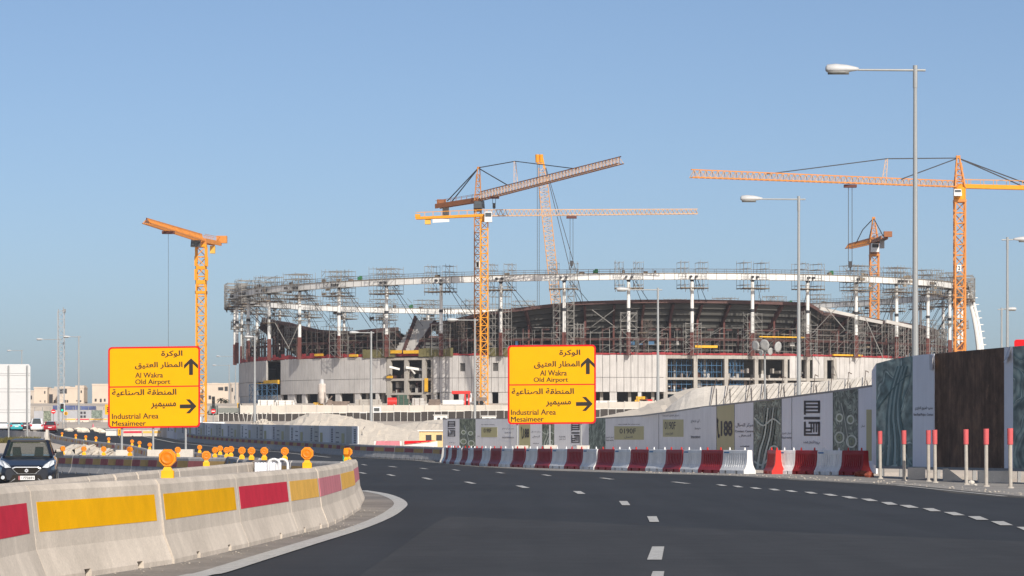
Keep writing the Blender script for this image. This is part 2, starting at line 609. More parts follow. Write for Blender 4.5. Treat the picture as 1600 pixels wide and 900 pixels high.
edge = [G(x, y) for x, y in smooth(edge_px)]
mb = MB()
inner = [(-6.2, 28), (-6.2, 100)]
core = [Vector((-6.5, min(max(p.y, 30), 95), 0)) for p in edge]
for a, b, c, d in zip(edge, edge[1:], core[1:], core):
    mb.poly([(a.x, a.y, .026), (b.x, b.y, .026), (c.x, c.y, .026), (d.x, d.y, .026)])
mb.poly([(-6.5, 20, .026), (-2.9, 20, .026), (edge[0].x, edge[0].y, .026), (core[0].x, core[0].y, .026)])
struct(mb.build("dusty_ground", mDusty))
mb = MB()
for i in range(len(edge) - 1):
    a, b = edge[i], edge[i + 1]

    def off(i):
        d = (edge[min(i + 1, len(edge) - 1)] - edge[max(i - 1, 0)]).normalized()
        px = 10 if True else 0
        n = Vector((d.y, -d.x, 0))
        w = .155
        return n * w
    oa, ob = off(i), off(i + 1)
    mb.poly([(a.x - oa.x, a.y - oa.y, .032), (a.x + oa.x, a.y + oa.y, .032), (b.x + ob.x, b.y + ob.y, .032), (b.x - ob.x, b.y - ob.y, .032)])
# dashes: (upper-left x, lower-right x, mid y, height px)
DASH = [(1015, 1036, 868, 21, 24), (1011, 1030, 813.7, 9, 15), (967, 985, 788.2, 6.6, 13), (895, 915, 771.2, 4.4, 12), (805, 828, 762, 3.6, 11), (724, 745, 755.6, 3, 9),
        (658, 677, 749, 3, 8), (603, 619, 743.5, 2.4, 7), (558, 574, 740, 2, 7), (563, 575, 727, 1.4, 5), (605, 622, 730, 1.5, 6), (654, 670, 733, 1.5, 6),
        (705, 720, 735.4, 1.6, 6), (773, 790, 739.6, 1.8, 7), (845, 863, 743.6, 2, 8), (935, 961, 749, 2.4, 9), (1047, 1080, 755.6, 2.8, 10), (1016, 1036, 908, 22, 26),
        (1118, 1137, 759.5, 2.2, 10), (1144, 1162, 761.7, 2.3, 10), (1171, 1191, 764.3, 2.4, 11), (1200, 1220, 766.6, 2.5, 11), (1226, 1247, 769, 2.6, 11),
        (1256, 1278, 771.6, 2.8, 12), (1285, 1310, 775, 3.1, 13), (1314, 1341, 779, 3.4, 14), (1345, 1372, 783, 3.8, 15), (1376, 1403, 788.6, 4.2, 16),
        (1405, 1436, 793.4, 4.4, 17), (1441, 1471, 798.7, 4.8, 17), (1474, 1508, 805, 5.2, 18), (1512, 1545, 812, 5.8, 19), (1548, 1583, 820.3, 6.4, 20),
        (1588, 1626, 829.6, 7, 22)]
for xa, xb, yc, dh, wp in DASH:
    # photo quads run from upper-left to lower-right
    if xa in (1015, 1016):
        q = [(xa - 3 + 7, yc - dh / 2), (xb + 2, yc - dh / 2), (xb - 2, yc + dh / 2), (xa - 4, yc + dh / 2)]
    else:
        q = [(xa, yc - dh / 2), (xa + wp, yc - dh / 2), (xb, yc + dh / 2), (xb - wp, yc + dh / 2)]
    mb.poly([G(x, y, .032) for x, y in reversed(q)])
# thin edge lines along the right-hand barriers and beside the far carriageway
for t in (road_right[2:-5], ):
    for (ya, xa), (yb, xb) in zip(t, t[1:]):
        mb.poly([(xa - .55, ya, zg(ya) + .03), (xa - .40, ya, zg(ya) + .03), (xb - .40, yb, zg(yb) + .03), (xb - .55, yb, zg(yb) + .03)])
far_edge = [(235, -13.2), (272, -19.8), (330, -32), (370, -40), (420, -52)]
for (ya, xa), (yb, xb) in zip(far_edge, far_edge[1:]):
    mb.poly([(xa - .9, ya, zg(ya) + .045), (xa - .6, ya, zg(ya) + .045), (xb - .6, yb, zg(yb) + .045), (xb - .9, yb, zg(yb) + .045)])
struct(mb.build("road_markings", mPaint))


# sand blown along the road edge
t_ = road_right[1:-5]
sheet("dusty_pavement", [(y, x - .75 - .25 * sin(y * .9)) for y, x in smooth(t_, 4)], [(y, x) for y, x in smooth(t_, 4)], M("blown_dust", (.105, .098, .088), .95, var=.35, sc=1.3, fine=.3, along=.3, spots=((1.6, .52, (.045, .045, .046)), (4.0, .56, (.05, .05, .05)))), .023)
# ------------------------------------------------------------------ concrete barriers
def jersey_profile(h, chamfer=.06, base=.30, top=.085):
    return [(-base, 0), (-base, .08), (-.19, .34 * h / .95), (-.125, h - chamfer), (-top, h), (top, h), (.125, h - chamfer), (.19, .34 * h / .95), (base, .08), (base, 0)]


def jersey(name, L, h, stripes, mats, label, notches=(), chamfer=.06, gap=.04, cat="concrete barrier"):
    """a barrier along local X, origin at the base centre. stripes: (from, to, colour material) fractions, on the -Y side and +Y side"""
    pr = jersey_profile(h, chamfer)
    mb = MB()
    cuts = sorted(set([gap / 2, L - gap / 2] + [c for n in notches for c in (n * L - .12, n * L + .12)]))
    for a, b in zip(cuts, cuts[1:]):
        nt_ = any(abs((a + b) / 2 - n * L) < .05 for n in notches)
        p = pr
        if nt_:
            p = [(-.255, .112), (-.288, .110)] + pr[2:-2] + [(.288, .110), (.255, .112)]
        mb.loft([[(x - L / 2, q, z) for q, z in p] for x in (a, b)])
        if nt_:
            mb.box((a - L / 2 + .004, -.235, .005), (b - L / 2 - .004, .235, .108), 1)  # near-black fill, painted shade inside the slot
    o = mb.build(name, [mats, mHole])
    tag(o, label, cat)
    z0, z1 = h * .53, h * .83

    def yw(z):
        t = (z - .34 * h / .95) / (h - chamfer - .34 * h / .95)
        return .19 + (.125 - .19) * t
    for a, b, m in stripes:
        s = MB()
        for sg in (-1, 1):
            q0 = [(-L / 2 + a * L, sg * (yw(z0) - .01), z0), (-L / 2 + b * L, sg * (yw(z0) - .01), z0), (-L / 2 + b * L, sg * (yw(z1) - .01), z1), (-L / 2 + a * L, sg * (yw(z1) - .01), z1)]
            q1 = [(x, y + sg * .014, z) for x, y, z in q0]
            s.hexa(q0, q1)
        c = s.build("stripe_panel", m, o)
    return o


JIT = random.Random(21)


def place(o, p0, p1, nominal, label=None, group=None, copy=True):
    """set a barrier (or its copy) between two base points"""
    p0, p1 = Vector(p0), Vector(p1)
    d = p1 - p0
    nrm = Vector((-d.y, d.x, 0)).normalized()
    p0 = p0 + nrm * JIT.uniform(-.025, .025)
    p1 = p1 + nrm * JIT.uniform(-.025, .025)
    d = p1 - p0
    mid = (p0 + p1) / 2
    rz = atan2(d.y, d.x)
    hl = sqrt(d.x ** 2 + d.y ** 2)
    pitch = -atan2(d.z, hl)
    r = dup(o, mid, rz, label, group, sx=hl / nominal, pitch=pitch) if copy else o
    if not copy:
        o.location = mid
        o.rotation_euler = (0, pitch, rz)
        o.scale = (hl / nominal, 1, 1)
        if label:
            o["label"] = label
        if group:
            o["group"] = group
    return r


def resample(pts, L):
    pts = [Vector(p) for p in pts]
    out, acc, cur = [pts[0]], 0.0, pts[0]
    i = 1
    while i < len(pts):
        d = (pts[i] - cur).length
        if acc + d >= L:
            cur = cur + (pts[i] - cur) * ((L - acc) / d)
            out.append(cur)
            acc = 0.0
        else:
            acc += d
            cur = pts[i]
            i += 1
    return out


# foreground row (photo base points), from the near end towards the nose
Fbase = [(-150, 985), (75, 915), (270, 884.5), (390.5, 857.5), (467, 837.5), (511, 826), (545, 810), (563, 797), (569, 782)]
Fp = [G(x, y) for x, y in Fbase]
# centre line lies behind the visible foot
ctr = []
for i, p in enumerate(Fp):
    d = (Fp[min(i + 1, len(Fp) - 1)] - Fp[max(i - 1, 0)]).normalized()
    ctr.append(p + Vector((-d.y, d.x, 0)) * .30)
FST = [[(.0, .955, mRed)], [(.035, .955, mYel)], [(.03, .955, mYel)], [(.03, .96, mRed)], [(.03, .96, mYelF)], [(.0, .96, mRedF)], [(.0, 1.0, mYelF)], [(.0, .98, mRedF)]]
FLB = ["pale concrete barrier with red stripe at the open near end of the curved row",
       "pale concrete barrier with the longest yellow stripe, beside the red-striped near end",
       "pale concrete barrier with yellow stripe between a yellow and a red-striped barrier",
       "pale concrete barrier with crisp bright red stripe in the curved near row",
       "pale concrete barrier with yellow stripe just past the crisp red one",
       "pale concrete barrier with washed-out pink-red stripe near the nose of the curve",
       "short pale barrier with faded yellow stripe at the bend of the nose",
       "short pale barrier with faded pink stripe closing the nose of the curved row"]
for i in range(len(ctr) - 1):
    L = (ctr[i + 1] - ctr[i]).length
    nts = (.30, .72) if L > 3.5 else (.5,)
    if i == 3:
        nts = (.62,)
    if i == 4:
        nts = (.2, .75)
    o = jersey("concrete_barrier", L, 1.01, FST[i], mConc, FLB[i], nts)
    place(o, ctr[i], ctr[i + 1], L, FLB[i], "pale barriers of the curved near row", copy=False)

GR_N = "barriers of the inner curved row behind the near one"
# inner row, leg towards the camera (sunlit tops behind the near row)
Nx = [(-7.4, 30), (-7.45, 44), (-7.6, 57), (-7.7, 66), (-7.75, 80), (-7.9, 92), (-8.2, 102), (-8.9, 109)]
Np = smooth(Nx, 6)
pts = resample([(x, y, 0) for x, y in Np], 4.0)
proto = jersey("concrete_barrier", 4.0, .83, [], mConc, "x", (.3, .7))
for i, (a, b) in enumerate(zip(pts, pts[1:])):
    place(proto, a, b, 4.0, f"plain pale concrete barrier, {nth(i)} from the near end behind the striped row", GR_N)
kill(proto)
# inner row, dark leg with contiguous stripes seen from its shaded side
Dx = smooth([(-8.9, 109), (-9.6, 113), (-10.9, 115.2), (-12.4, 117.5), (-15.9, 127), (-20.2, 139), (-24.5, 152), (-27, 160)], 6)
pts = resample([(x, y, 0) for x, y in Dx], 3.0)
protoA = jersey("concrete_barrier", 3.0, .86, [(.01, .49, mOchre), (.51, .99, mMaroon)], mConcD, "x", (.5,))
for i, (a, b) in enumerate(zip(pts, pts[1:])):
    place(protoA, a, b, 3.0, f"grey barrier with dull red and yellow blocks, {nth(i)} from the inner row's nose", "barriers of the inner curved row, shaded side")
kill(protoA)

# row along the far carriageway, from the nose of the near row to the distance
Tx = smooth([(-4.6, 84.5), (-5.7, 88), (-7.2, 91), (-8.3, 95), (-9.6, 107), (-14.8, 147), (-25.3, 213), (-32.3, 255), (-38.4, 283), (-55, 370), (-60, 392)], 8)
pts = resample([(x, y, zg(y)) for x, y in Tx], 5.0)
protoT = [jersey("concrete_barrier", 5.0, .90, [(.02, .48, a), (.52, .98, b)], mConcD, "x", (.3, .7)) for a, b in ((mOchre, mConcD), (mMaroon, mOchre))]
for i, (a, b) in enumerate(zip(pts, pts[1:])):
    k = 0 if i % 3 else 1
    place(protoT[k], a, b, 5.0, f"grey shaded barrier, {nth(i)} from the nose in the row beside the far carriageway", "barriers beside the far carriageway")
T_pts = [(x, y) for x, y in Tx]
for p in protoT:
    kill(p)

# row on the right of the far carriageway below the long low hoarding
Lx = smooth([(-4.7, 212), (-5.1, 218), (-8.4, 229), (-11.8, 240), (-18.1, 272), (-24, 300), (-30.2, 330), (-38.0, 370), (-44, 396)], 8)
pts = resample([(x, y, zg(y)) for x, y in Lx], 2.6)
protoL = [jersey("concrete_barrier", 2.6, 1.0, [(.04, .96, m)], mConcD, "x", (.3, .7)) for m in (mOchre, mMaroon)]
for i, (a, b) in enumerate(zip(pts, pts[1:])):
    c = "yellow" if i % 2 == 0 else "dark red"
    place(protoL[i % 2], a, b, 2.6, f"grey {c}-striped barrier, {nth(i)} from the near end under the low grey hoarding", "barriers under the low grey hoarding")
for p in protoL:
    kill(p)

# ------------------------------------------------------------------ water-filled plastic barriers
WL = 1.9


def water_barrier(mat, label, lug_mat):
    mb = MB()
    n = 22
    xs_ = [-WL / 2 + .02 + (WL - .04) * k / n for k in range(n + 1)]

    def prof(groove):
        g = .028 if groove else 0
        half = [(.30, .0), (.30, .16), (.235, .26), (.165 - g, .42), (.135 - g, .62), (.125 - g, .84), (.125, .93), (.115, 1.04), (.10, 1.07)]
        return [(-w, z) for w, z in half] + [(w, z) for w, z in reversed(half)]
    for k in range(n):
        a, b = xs_[k], xs_[k + 1]
        p = prof(k % 2 == 1 and 2 < k < n - 2)
        if k in (4, 5, 14, 15):
            p = [(-.24, .13), (-.30, .16)] + p[2:-2] + [(.30, .16), (.24, .13)]
        mb.loft([[(x, q, z) for q, z in p] for x in (a, b)])
    for k in (4, 14):
        mb.box((xs_[k] + .01, -.22, .0), (xs_[k + 2] - .01, .22, .125), 1)  # near-black boxes paint the shade in the foot openings
    o = mb.build("water_barrier", [mat, mHole])
    tag(o, label, "plastic barrier")
    for x in (-.6, .55):
        l = MB()
        l.tube((x, 0, 1.06), (x, 0, 1.19), .045, .03, 8)
        l.build("filler_lug", lug_mat, o)
    if mat is mWPlas:
        s = MB()
        s.box((-.85, -.128, .93), (-.45, -.119, .99))
        s.box((-.85, .119, .93), (-.45, .128, .99))
        s.build("maker_sticker", mBlue, o)
    return o


wb_w = water_barrier(mWPlas, "x", mWPlas)
wb_r = water_barrier(mRPlas, "x", mRPlasB)
edges_px = [1175, 1133, 1100, 1071, 1044, 1016.5, 989, 963, 937, 914, 889.5, 866, 843, 824.5, 804.5, 786, 769.5, 756, 743.5, 735, 725, 717.5, 709, 704.5, 700, 696]
Zc = 137.0
P = [Vector((PX(1172, Zc), Zc, 0))]
for i, ex in enumerate(edges_px[1:]):
    L = 2.5 + (0.03 * i)
    p = P[-1]
    # next point on the image column ex, L metres away and further off
    a = (ex - 800) / F
    lo, hi = p.y, p.y + L
    for _ in range(40):
        m_ = (lo + hi) / 2
        if sqrt((a * m_ - p.x) ** 2 + (m_ - p.y) ** 2) < L:
            lo = m_
        else:
            hi = m_
    P.append(Vector((a * lo, lo, zg(lo))))
nw = nr = 0
for i in range(len(P) - 1):
    white = i % 2 == 0
    if white:
        lab = f"{nth(nw)} white barrier from the gap in the long red and white plastic row"
        nw += 1
    else:
        lab = f"{nth(nr)} red barrier from the gap in the long red and white plastic row"
        nr += 1
    place(wb_w if white else wb_r, P[i + 1], P[i], WL, lab, "long row of red and white plastic barriers")
Q = [(1205, 136.6), (1222, 136.4), (1246, 135.6), (1280, 133.8), (1319, 132), (1354, 130.5)]
Qp = [Vector((PX(x, z), z, 0)) for x, z in Q]
WLAB = ["bright red plastic barrier standing end-on at the left of the gap", "white plastic barrier right of the end-on bright red one",
        "dark red plastic barrier between two white ones right of the gap", "white plastic barrier between two dark red ones right of the gap",
        "dark red plastic barrier nearest the tall hoarding corner, beside red rubble"]
wb_e = water_barrier(mRPlasB, WLAB[0], mRPlasB)  # sunlight on the end-on unit is put into this brighter red
for i in range(5):
    src = wb_e if i == 0 else (wb_w if i in (1, 3) else wb_r)
    if i == 0:
        place(src, Qp[0] + Vector((.28, -.75, 0)), Qp[0] + Vector((.02, .95, 0)), WL, WLAB[0], "short row of plastic barriers right of the gap", copy=False)
    else:
        place(src, Qp[i], Qp[i + 1], WL, WLAB[i], "short row of plastic barriers right of the gap")
kill(wb_w)
kill(wb_r)


# ------------------------------------------------------------------ warning beacons
def beacon():
    r = thing("warning_beacon", (0, 0, 0), "x", "warning lamp")
    mb = MB()
    mb.box((-.075, -.05, 0), (.075, .05, .09))
    mb.hexa([(-.06, -.045, .09), (.06, -.045, .09), (.06, .045, .09), (-.06, .045, .09)], [(-.035, -.035, .14), (.035, -.035, .14), (.035, .035, .14), (-.035, .035, .14)])
    mb.build("battery_base", mYPlas, r)
    mb = MB()
    oc = [(cos(2 * pi * (k + .5) / 8), sin(2 * pi * (k + .5) / 8)) for k in range(8)]
    R_ = .112
    rings = [[(R_ * .94 * a, -.055, .245 + R_ * .94 * b) for a, b in oc], [(R_ * a, -.04, .245 + R_ * b) for a, b in oc],
             [(R_ * a, .04, .245 + R_ * b) for a, b in oc], [(R_ * .94 * a, .055, .245 + R_ * .94 * b) for a, b in oc]]
    mb.loft(rings)
    mb.build("housing", mOrange, r)
    n = 20
    for sg in (-1, 1):
        mb = MB()
        rr = [(.082, .056), (.080, .064), (.062, .067), (.058, .063), (.03, .069), (.004, .072)]
        rings = [[(q * cos(2 * pi * k / n), sg * y, .245 + q * sin(2 * pi * k / n)) for k in range(n)] for q, y in rr]
        mb.loft(rings, caps=False)
        mb.build("lens", mOrangeD, r, smooth=True)
    return r


bc = beacon()
BE = []   # (x, base y, Z, scale, where)


def on_path(path, x):
    """world point of a plan path under photo column x"""
    a = (x - 800) / F
    for p, q in zip(path, path[1:]):
        f0, f1 = p[0] - a * p[1], q[0] - a * q[1]
        if f0 * f1 <= 0 and f0 != f1:
            t = f0 / (f0 - f1)
            return p[0] + (q[0] - p[0]) * t, p[1] + (q[1] - p[1]) * t
    return None


Fpath = [(p.x, p.y) for p in ctr]
dl = list(Dx)
BL = []
for x, lab in ((262, "big amber warning lamp on the near curved barrier row, left of the other big one"), (480, "big amber warning lamp on the barrier above the crisp red stripe")):
    q = on_path(Fpath, x)
    BL.append((q[0], q[1], 1.01, 0.0, lab))
for x, y_, rz, lab in ((544, 83.5, .1, "small amber lamp on the far side of the nose, beside an edge-on lamp"), (541.5, 79.5, 1.45, "amber lamp seen edge-on at the tip of the barrier nose")):
    BL.append((PX(x, y_), y_, .90, rz, lab))
q = on_path([(x, y) for x, y in Np], 322)
BL.append((q[0], q[1], .83, .2, "amber warning lamp with dark rim on the bend of the inner row"))
for i, x in enumerate((98, 131, 162, 203, 277.5, 336, 354)):
    q = on_path(dl, x)
    if q:
        BL.append((q[0], q[1], .86, (.5, .3, .1, -.4, .3, 0, .1)[i], f"amber lamp on the inner dark striped row, {nth(i)} counted from the car end"))
tn = 0
for x in (445, 413, 393, 378, 361, 344, 312, 234, 218, 206.5, 170, 150, 134, 118.5, 97):
    q = on_path(T_pts, x)
    if q:
        BL.append((q[0], q[1], zg(q[1]) + .90, 0.05, f"amber lamp on the row beside the far carriageway, {nth(tn)} from the near nose"))
        tn += 1
for i, (x, y, z, rz, lab) in enumerate(BL):
    o = dup(bc, (x, y, z), rz, lab, "amber warning lamps on the barriers")
    s = 1.0 if i < 2 else (1.1 if y < 200 else 1.35)
    o.scale = (s, s, s)
kill(bc)


# ------------------------------------------------------------------ road signs
def sign_face(Z, yaw, xc):
    """photo pixels to points on a sign plane through (xc, Z) turned by yaw"""
    X0 = PX(xc, Z)
    t = math.tan(yaw)

    def fn(x, y, dz=0.0):
        a = (x - 800) / F
        # plane: Y = Z + t*(X-X0)
        Y = (Z - t * X0) / (1 - a * t)
        p = V(x, y, Y)
        n = Vector((sin(yaw), -cos(yaw), 0))
        return p + n * dz
    return fn


def round_rect(x0, y0, x1, y1, r, n=6):
    pts = []
    for cx, cy, a0 in ((x1 - r, y0 + r, -90), (x1 - r, y1 - r, 0), (x0 + r, y1 - r, 90), (x0 + r, y0 + r, 180)):
        for k in range(n + 1):
            a = radians(a0 + 90 * k / n)
            pts.append((cx + r * cos(a), cy + r * sin(a)))
    return pts


def arrow(cx, cy, l, ang):
    s = l / 2
    p = [(0, -s), (.42 * l, -.10 * l), (.42 * l, .13 * l), (.115 * l, -.17 * l), (.115 * l, s), (-.115 * l, s), (-.115 * l, -.17 * l), (-.42 * l, .13 * l), (-.42 * l, -.10 * l)]
    ca, sa = cos(ang), sin(ang)
    p = [(cx + a * ca - b * sa, cy + a * sa + b * ca) for a, b in p]
    return [[p[0], p[1], p[2], p[3]], [p[0], p[3], p[6]], [p[0], p[6], p[7], p[8]], [p[3], p[4], p[5], p[6]]]


def direction_sign(box, Z, yaw, skew, posts, blocks, label, lines, arrows, midy):
    x0, y0, x1, y1 = box
    fn0 = sign_face(Z, yaw, (x0 + x1) / 2)

    def fn(x, y, dz=0.0):                     # slight roll of the whole board
        return fn0(x, y + skew * (x - (x0 + x1) / 2), dz)
    base = G((x0 + x1) / 2, 690)
    gz = zg(Z)
    root = thing("road_sign", (PX((x0 + x1) / 2, Z), Z, gz), label, "road sign", "yellow diversion signs")
    mb = MB()
    outer = round_rect(x0, y0, x1, y1, 6)
    n = len(outer)
    fr, bk = [fn(*p, .0) for p in outer], [fn(*p, -.06) for p in outer]
    mb.add(fr + bk, [tuple(reversed(range(n))), tuple(range(n, 2 * n))] + [(k, (k + 1) % n, n + (k + 1) % n, n + k) for k in range(n)])
    bd = mb.build("board", mGalv, root)
    mb = MB()
    inner_ = round_rect(x0 + 2.6, y0 + 2.6, x1 - 2.6, y1 - 2.6, 4)
    a, b = [fn(*p, .006) for p in outer], [fn(*p, .006) for p in inner_]
    mb.add(a + b, [(k, n + k, n + (k + 1) % n, (k + 1) % n) for k in range(n)])
    mb.poly([fn(x0 + 2.4, midy - .9, .010), fn(x0 + 2.4, midy + .9, .010), fn(x1 - 2.4, midy + .9, .010), fn(x1 - 2.4, midy - .9, .010)])
    mb.build("border", mSignR, root)
    mb = MB()
    mb.poly([fn(*p, .004) for p in reversed(round_rect(x0 + 2.5, y0 + 2.5, x1 - 2.5, y1 - 2.5, 4))])
    mb.build("face", mSignY, root)
    for s, bx in lines:
        mb = MB()
        for dx, dz in ((-.22, .014), (.22, .0155)):
            write(mb, s, bx, lambda x, y: fn(x + dx, y, dz), 0, .012 if ord(s[0]) > 0x590 else .0)
        mb.build("lettering", mInk, root)
    for cx, cy, l, ang in arrows:
        mb = MB()
        for q in arrow(cx, cy, l, ang):
            mb.poly([fn(*p, .014) for p in reversed(q)])
        mb.build("arrow", mInk, root)
    for px, (bx0, bx1, byt) in zip(posts, blocks):
        a = fn(px, y1 - 70, -.13)
        bt = V(px, byt, a.y)
        mb = MB()
        mb.tube((a.x, a.y, gz), (a.x, a.y, fn(px, y0 + 4).z), .055, n=10)
        mb.build("post", mGalv, root)
        mb = MB()
        w = (bx1 - bx0) / F * Z
        xm = PX((bx0 + bx1) / 2, Z)
        mb.box((xm - w / 2, a.y - .35, gz), (xm + w / 2, a.y + .35, bt.z))
        mb.build("foot_block", mBlockW, root)
    return root


direction_sign((169, 541.5, 312.5, 668.5), 150, .05, -.012, (190, 239, 290), ((182, 207, 703), (231, 257, 702.5), (276, 302, 702)),
               "yellow red-edged road sign left, with the tower crane mast rising behind it",
               [("الوكرة", (252, 548, 285, 559)), ("المطار العتيق", (211, 565.5, 285, 577)), ("Al Wakra", (211.5, 582, 254.5, 590)), ("Old Airport", (211.5, 592.5, 266, 602.5)),
                ("المنطقة الصناعية", (175, 607.5, 275.5, 619.5)), ("مسيمير", (236, 629, 275, 639)), ("Industrial Area", (175, 645.5, 247.5, 654)), ("Mesaimeer", (175.5, 657, 228, 665))],
               [(298.5, 573.5, 26, 0), (294, 635.5, 26, pi / 2)], 604)
direction_sign((793.5, 539, 931, 662.5), 184, -.02, -.008, (808, 859, 908), ((805, 825.5, 696), (850, 871, 695.5), (901, 921, 696)),
               "yellow red-edged road sign standing behind the red and white plastic barriers",
               [("الوكرة", (874, 546.5, 906.5, 557.5)), ("المطار العتيق", (834.5, 564, 905.5, 576)), ("Al Wakra", (844, 578.5, 885.5, 587)), ("Old Airport", (834, 589.5, 887.5, 599)),
                ("المنطقة الصناعية", (799.5, 606.5, 896.5, 618)), ("مسيمير", (853, 626.5, 892, 635.5)), ("Industrial Area", (798.5, 639.5, 868.5, 648)), ("Mesaimeer", (798.5, 650.5, 849.5, 658.5))],
               [(918.5, 572, 26, 0), (913, 631.5, 26, pi / 2)], 601)

# back of a big white sign on the far left
Z = 380
root = thing("blank_sign", (PX(14, Z), Z, zg(Z)), "big white sign seen from behind on two steel posts at the left edge", "road sign")
mb = MB()
q = [V(-32, 569, Z), V(45, 569, Z), V(47.5, 573, Z), V(47.5, 660, Z), V(-32, 660, Z)]
mb.poly(list(reversed(q)))
mb.poly([p + Vector((0, .06, 0)) for p in q])
for i in range(5):
    a, b = q[i], q[(i + 1) % 5]
    mb.poly([a, b, b + Vector((0, .06, 0)), a + Vector((0, .06, 0))])
mb.build("panel", mBackW, root)
mb = MB()
for y in (583, 586, 607, 612, 640, 644):
    mb.bar(V(-32, y, Z - .03), V(47, y, Z - .03), .05, 0)
mb.build("stiffener", mHead, root)
for x in (-20, 13.5, 42.5):
    mb = MB()
    p = V(x, 571, Z - .15)
    mb.tube((p.x, p.y, zg(Z)), p, .10, n=8)
    mb.build("post", mPole, root)

# top of a red sign peeping over the tall hoarding
Z = 150
root = thing("red_sign", (PX(1600, Z), Z, 0), "rounded red sign showing just over the tall hoarding at the right edge", "road sign")
mb = MB()
r_ = round_rect(1585, 530.5, 1650, 575, 4)
fr = [V(x, y, Z) for x, y in r_]
mb.poly(list(reversed(fr)))
mb.poly([p + Vector((0, .06, 0)) for p in fr])
for i in range(len(fr)):
    a, b = fr[i], fr[(i + 1) % len(fr)]
    mb.poly([a, b, b + Vector((0, .06, 0)), a + Vector((0, .06, 0))])
mb.build("board", mSignR, root)
for x in (1597, 1638):
    mb = MB()
    p = V(x, 540, Z + .15)
    mb.tube((p.x, p.y, 0), p, .06, n=8)
    mb.build("post", mGalv, root)


# ------------------------------------------------------------------ advertising hoardings
def hoard_fn(poly):
    pts = [(PX(x, z), z) for x, z in poly]

    def fn(x, y, out=0.0):
        q = on_path(pts, x)
        if q is None:
            e = (pts[0], pts[1]) if abs(x - poly[0][0]) < abs(x - poly[-1][0]) else (pts[-2], pts[-1])
            a = (x - 800) / F
            d = (e[1][0] - e[0][0], e[1][1] - e[0][1])
            t = (a * e[0][1] - e[0][0]) / (d[0] - a * d[1])
            q = (e[0][0] + d[0] * t, e[0][1] + d[1] * t)
        k = 0
        while k < len(poly) - 2 and x > poly[k + 1][0]:
            k += 1
        dx, dy = pts[k + 1][0] - pts[k][0], pts[k + 1][1] - pts[k][1]
        l = sqrt(dx * dx + dy * dy)
        n = Vector((dy / l, -dx / l, 0))
        if n.y > 0:
            n = -n
        return V(x, y, q[1]) + n * out
    return fn


def panel_part(root, name, fn, x0, x1, top, bot, mat, out=0.0, th=.06, n=1):
    mb = MB()
    xs_ = [x0 + (x1 - x0) * k / n for k in range(n + 1)]
    for a, b in zip(xs_, xs_[1:]):
        f = []
        for x in (a, b):
            p = fn(x, top(x), out)
            q = fn(x, bot(x), out) if bot else Vector((p.x, p.y, zg(p.y)))
            f.append((p, q))
        (pa, qa), (pb, qb) = f
        ba, bb = fn(a, top(a), out - th), fn(b, top(b), out - th)
        off_a, off_b = ba - pa, bb - pb
        mb.hexa([qa, qb, pb, pa], [qa + off_a, qb + off_b, pb + off_b, pa + off_a])
    return mb.build(name, mat, root)


def kufic(mb, fn, x0, y0, x1, y1):
    """square banded emblem: two blocks of stacked bars with a bar between"""
    w, h = x1 - x0, y1 - y0

    def r(a, b, c, d):
        mb.poly([fn(x0 + a * w, y0 + d * h, .02), fn(x0 + c * w, y0 + d * h, .02), fn(x0 + c * w, y0 + b * h, .02), fn(x0 + a * w, y0 + b * h, .02)])
    for k in range(4):
        r(.10 if k % 2 else .0, .0 + k * .10, 1, .055 + k * .10)
    r(0, .05, .12, .40)
    r(.88, .0, 1, .30)
    r(0, .46, 1, .535)
    r(0, .60, .12, 1)
    r(.88, .60, 1, 1)
    r(.3, .60, 1, .66)
    r(.12, .76, .55, .81)
    r(.12, .86, .5, .91)
    r(.12, .95, 1, 1)
    for k in range(3):
        r(.42 + k * .16, .66, .50 + k * .16, .90)


H1 = [(692, 245), (800, 234), (930, 223), (1030, 205), (1100, 187), (1200, 163), (1300, 147), (1369, 139)]
h1 = hoard_fn(H1)
H1top = [(692, 655), (930, 654.5), (1000, 650), (1060, 642), (1100, 636), (1200, 625), (1260, 617), (1300, 612), (1369, 602)]
h1t = lambda x: interp(H1top, x)
mImg = aerial("print_interchange", (.36, .40, .30), (.10, .12, .09), (.66, .66, .56), 1.6, 3.0)
mImg2 = aerial("print_interchange_teal", (.38, .45, .38), (.09, .12, .105), (.60, .66, .60), 1.3, 11.0)
mImg3 = aerial("print_highway", (.42, .50, .45), (.13, .20, .195), (.50, .60, .57), .34, 5.0, (.22, .33, .32))
hr = thing("advertising_hoarding", (PX(1030, 205), 205, 0), "long curved grey printed hoarding above the red and white plastic barriers", "hoarding")
zones = [(692, 718, mHoard), (718, 743, mImg), (743, 811, mHoard), (811, 828.5, mBeige), (828.5, 847, mHoard), (847, 866, mImg), (866, 920, mHoard), (920, 946, mImg2),
         (946, 1030, mHoard), (1030, 1120, mHoard), (1120, 1148, mBeige), (1148, 1178, mHoardL), (1178, 1221, mImg2), (1221, 1302, mHoardL), (1302, 1341, mImg2), (1341, 1369, mHoardL)]
for a, b, m in zones:
    panel_part(hr, "panel", h1, a, b, h1t, None, m, n=max(1, int((b - a) / 25)))
for a, b, t, bt in ((752, 777, 667.5, 683), (960, 1006, 666, 687), (1036, 1068, 655.5, 682.5)):
    panel_part(hr, "tinted_field", h1, a, b, lambda x, t=t: t, lambda x, bt=bt: bt, mBeige, .012, .02)
panel_part(hr, "end_strip", h1, 1354, 1362, lambda x: 640, lambda x: 720, mBeige, .012, .02)
mb = MB()
f_ = lambda x, y: h1(x, y, .02)
for kb in ((700, 658, 711.5, 682), (893, 661, 906, 692), (1256.5, 626, 1281.5, 681)):
    mb = MB()
    kufic(mb, h1, *kb)
    mb.build("emblem", mInkH, hr)
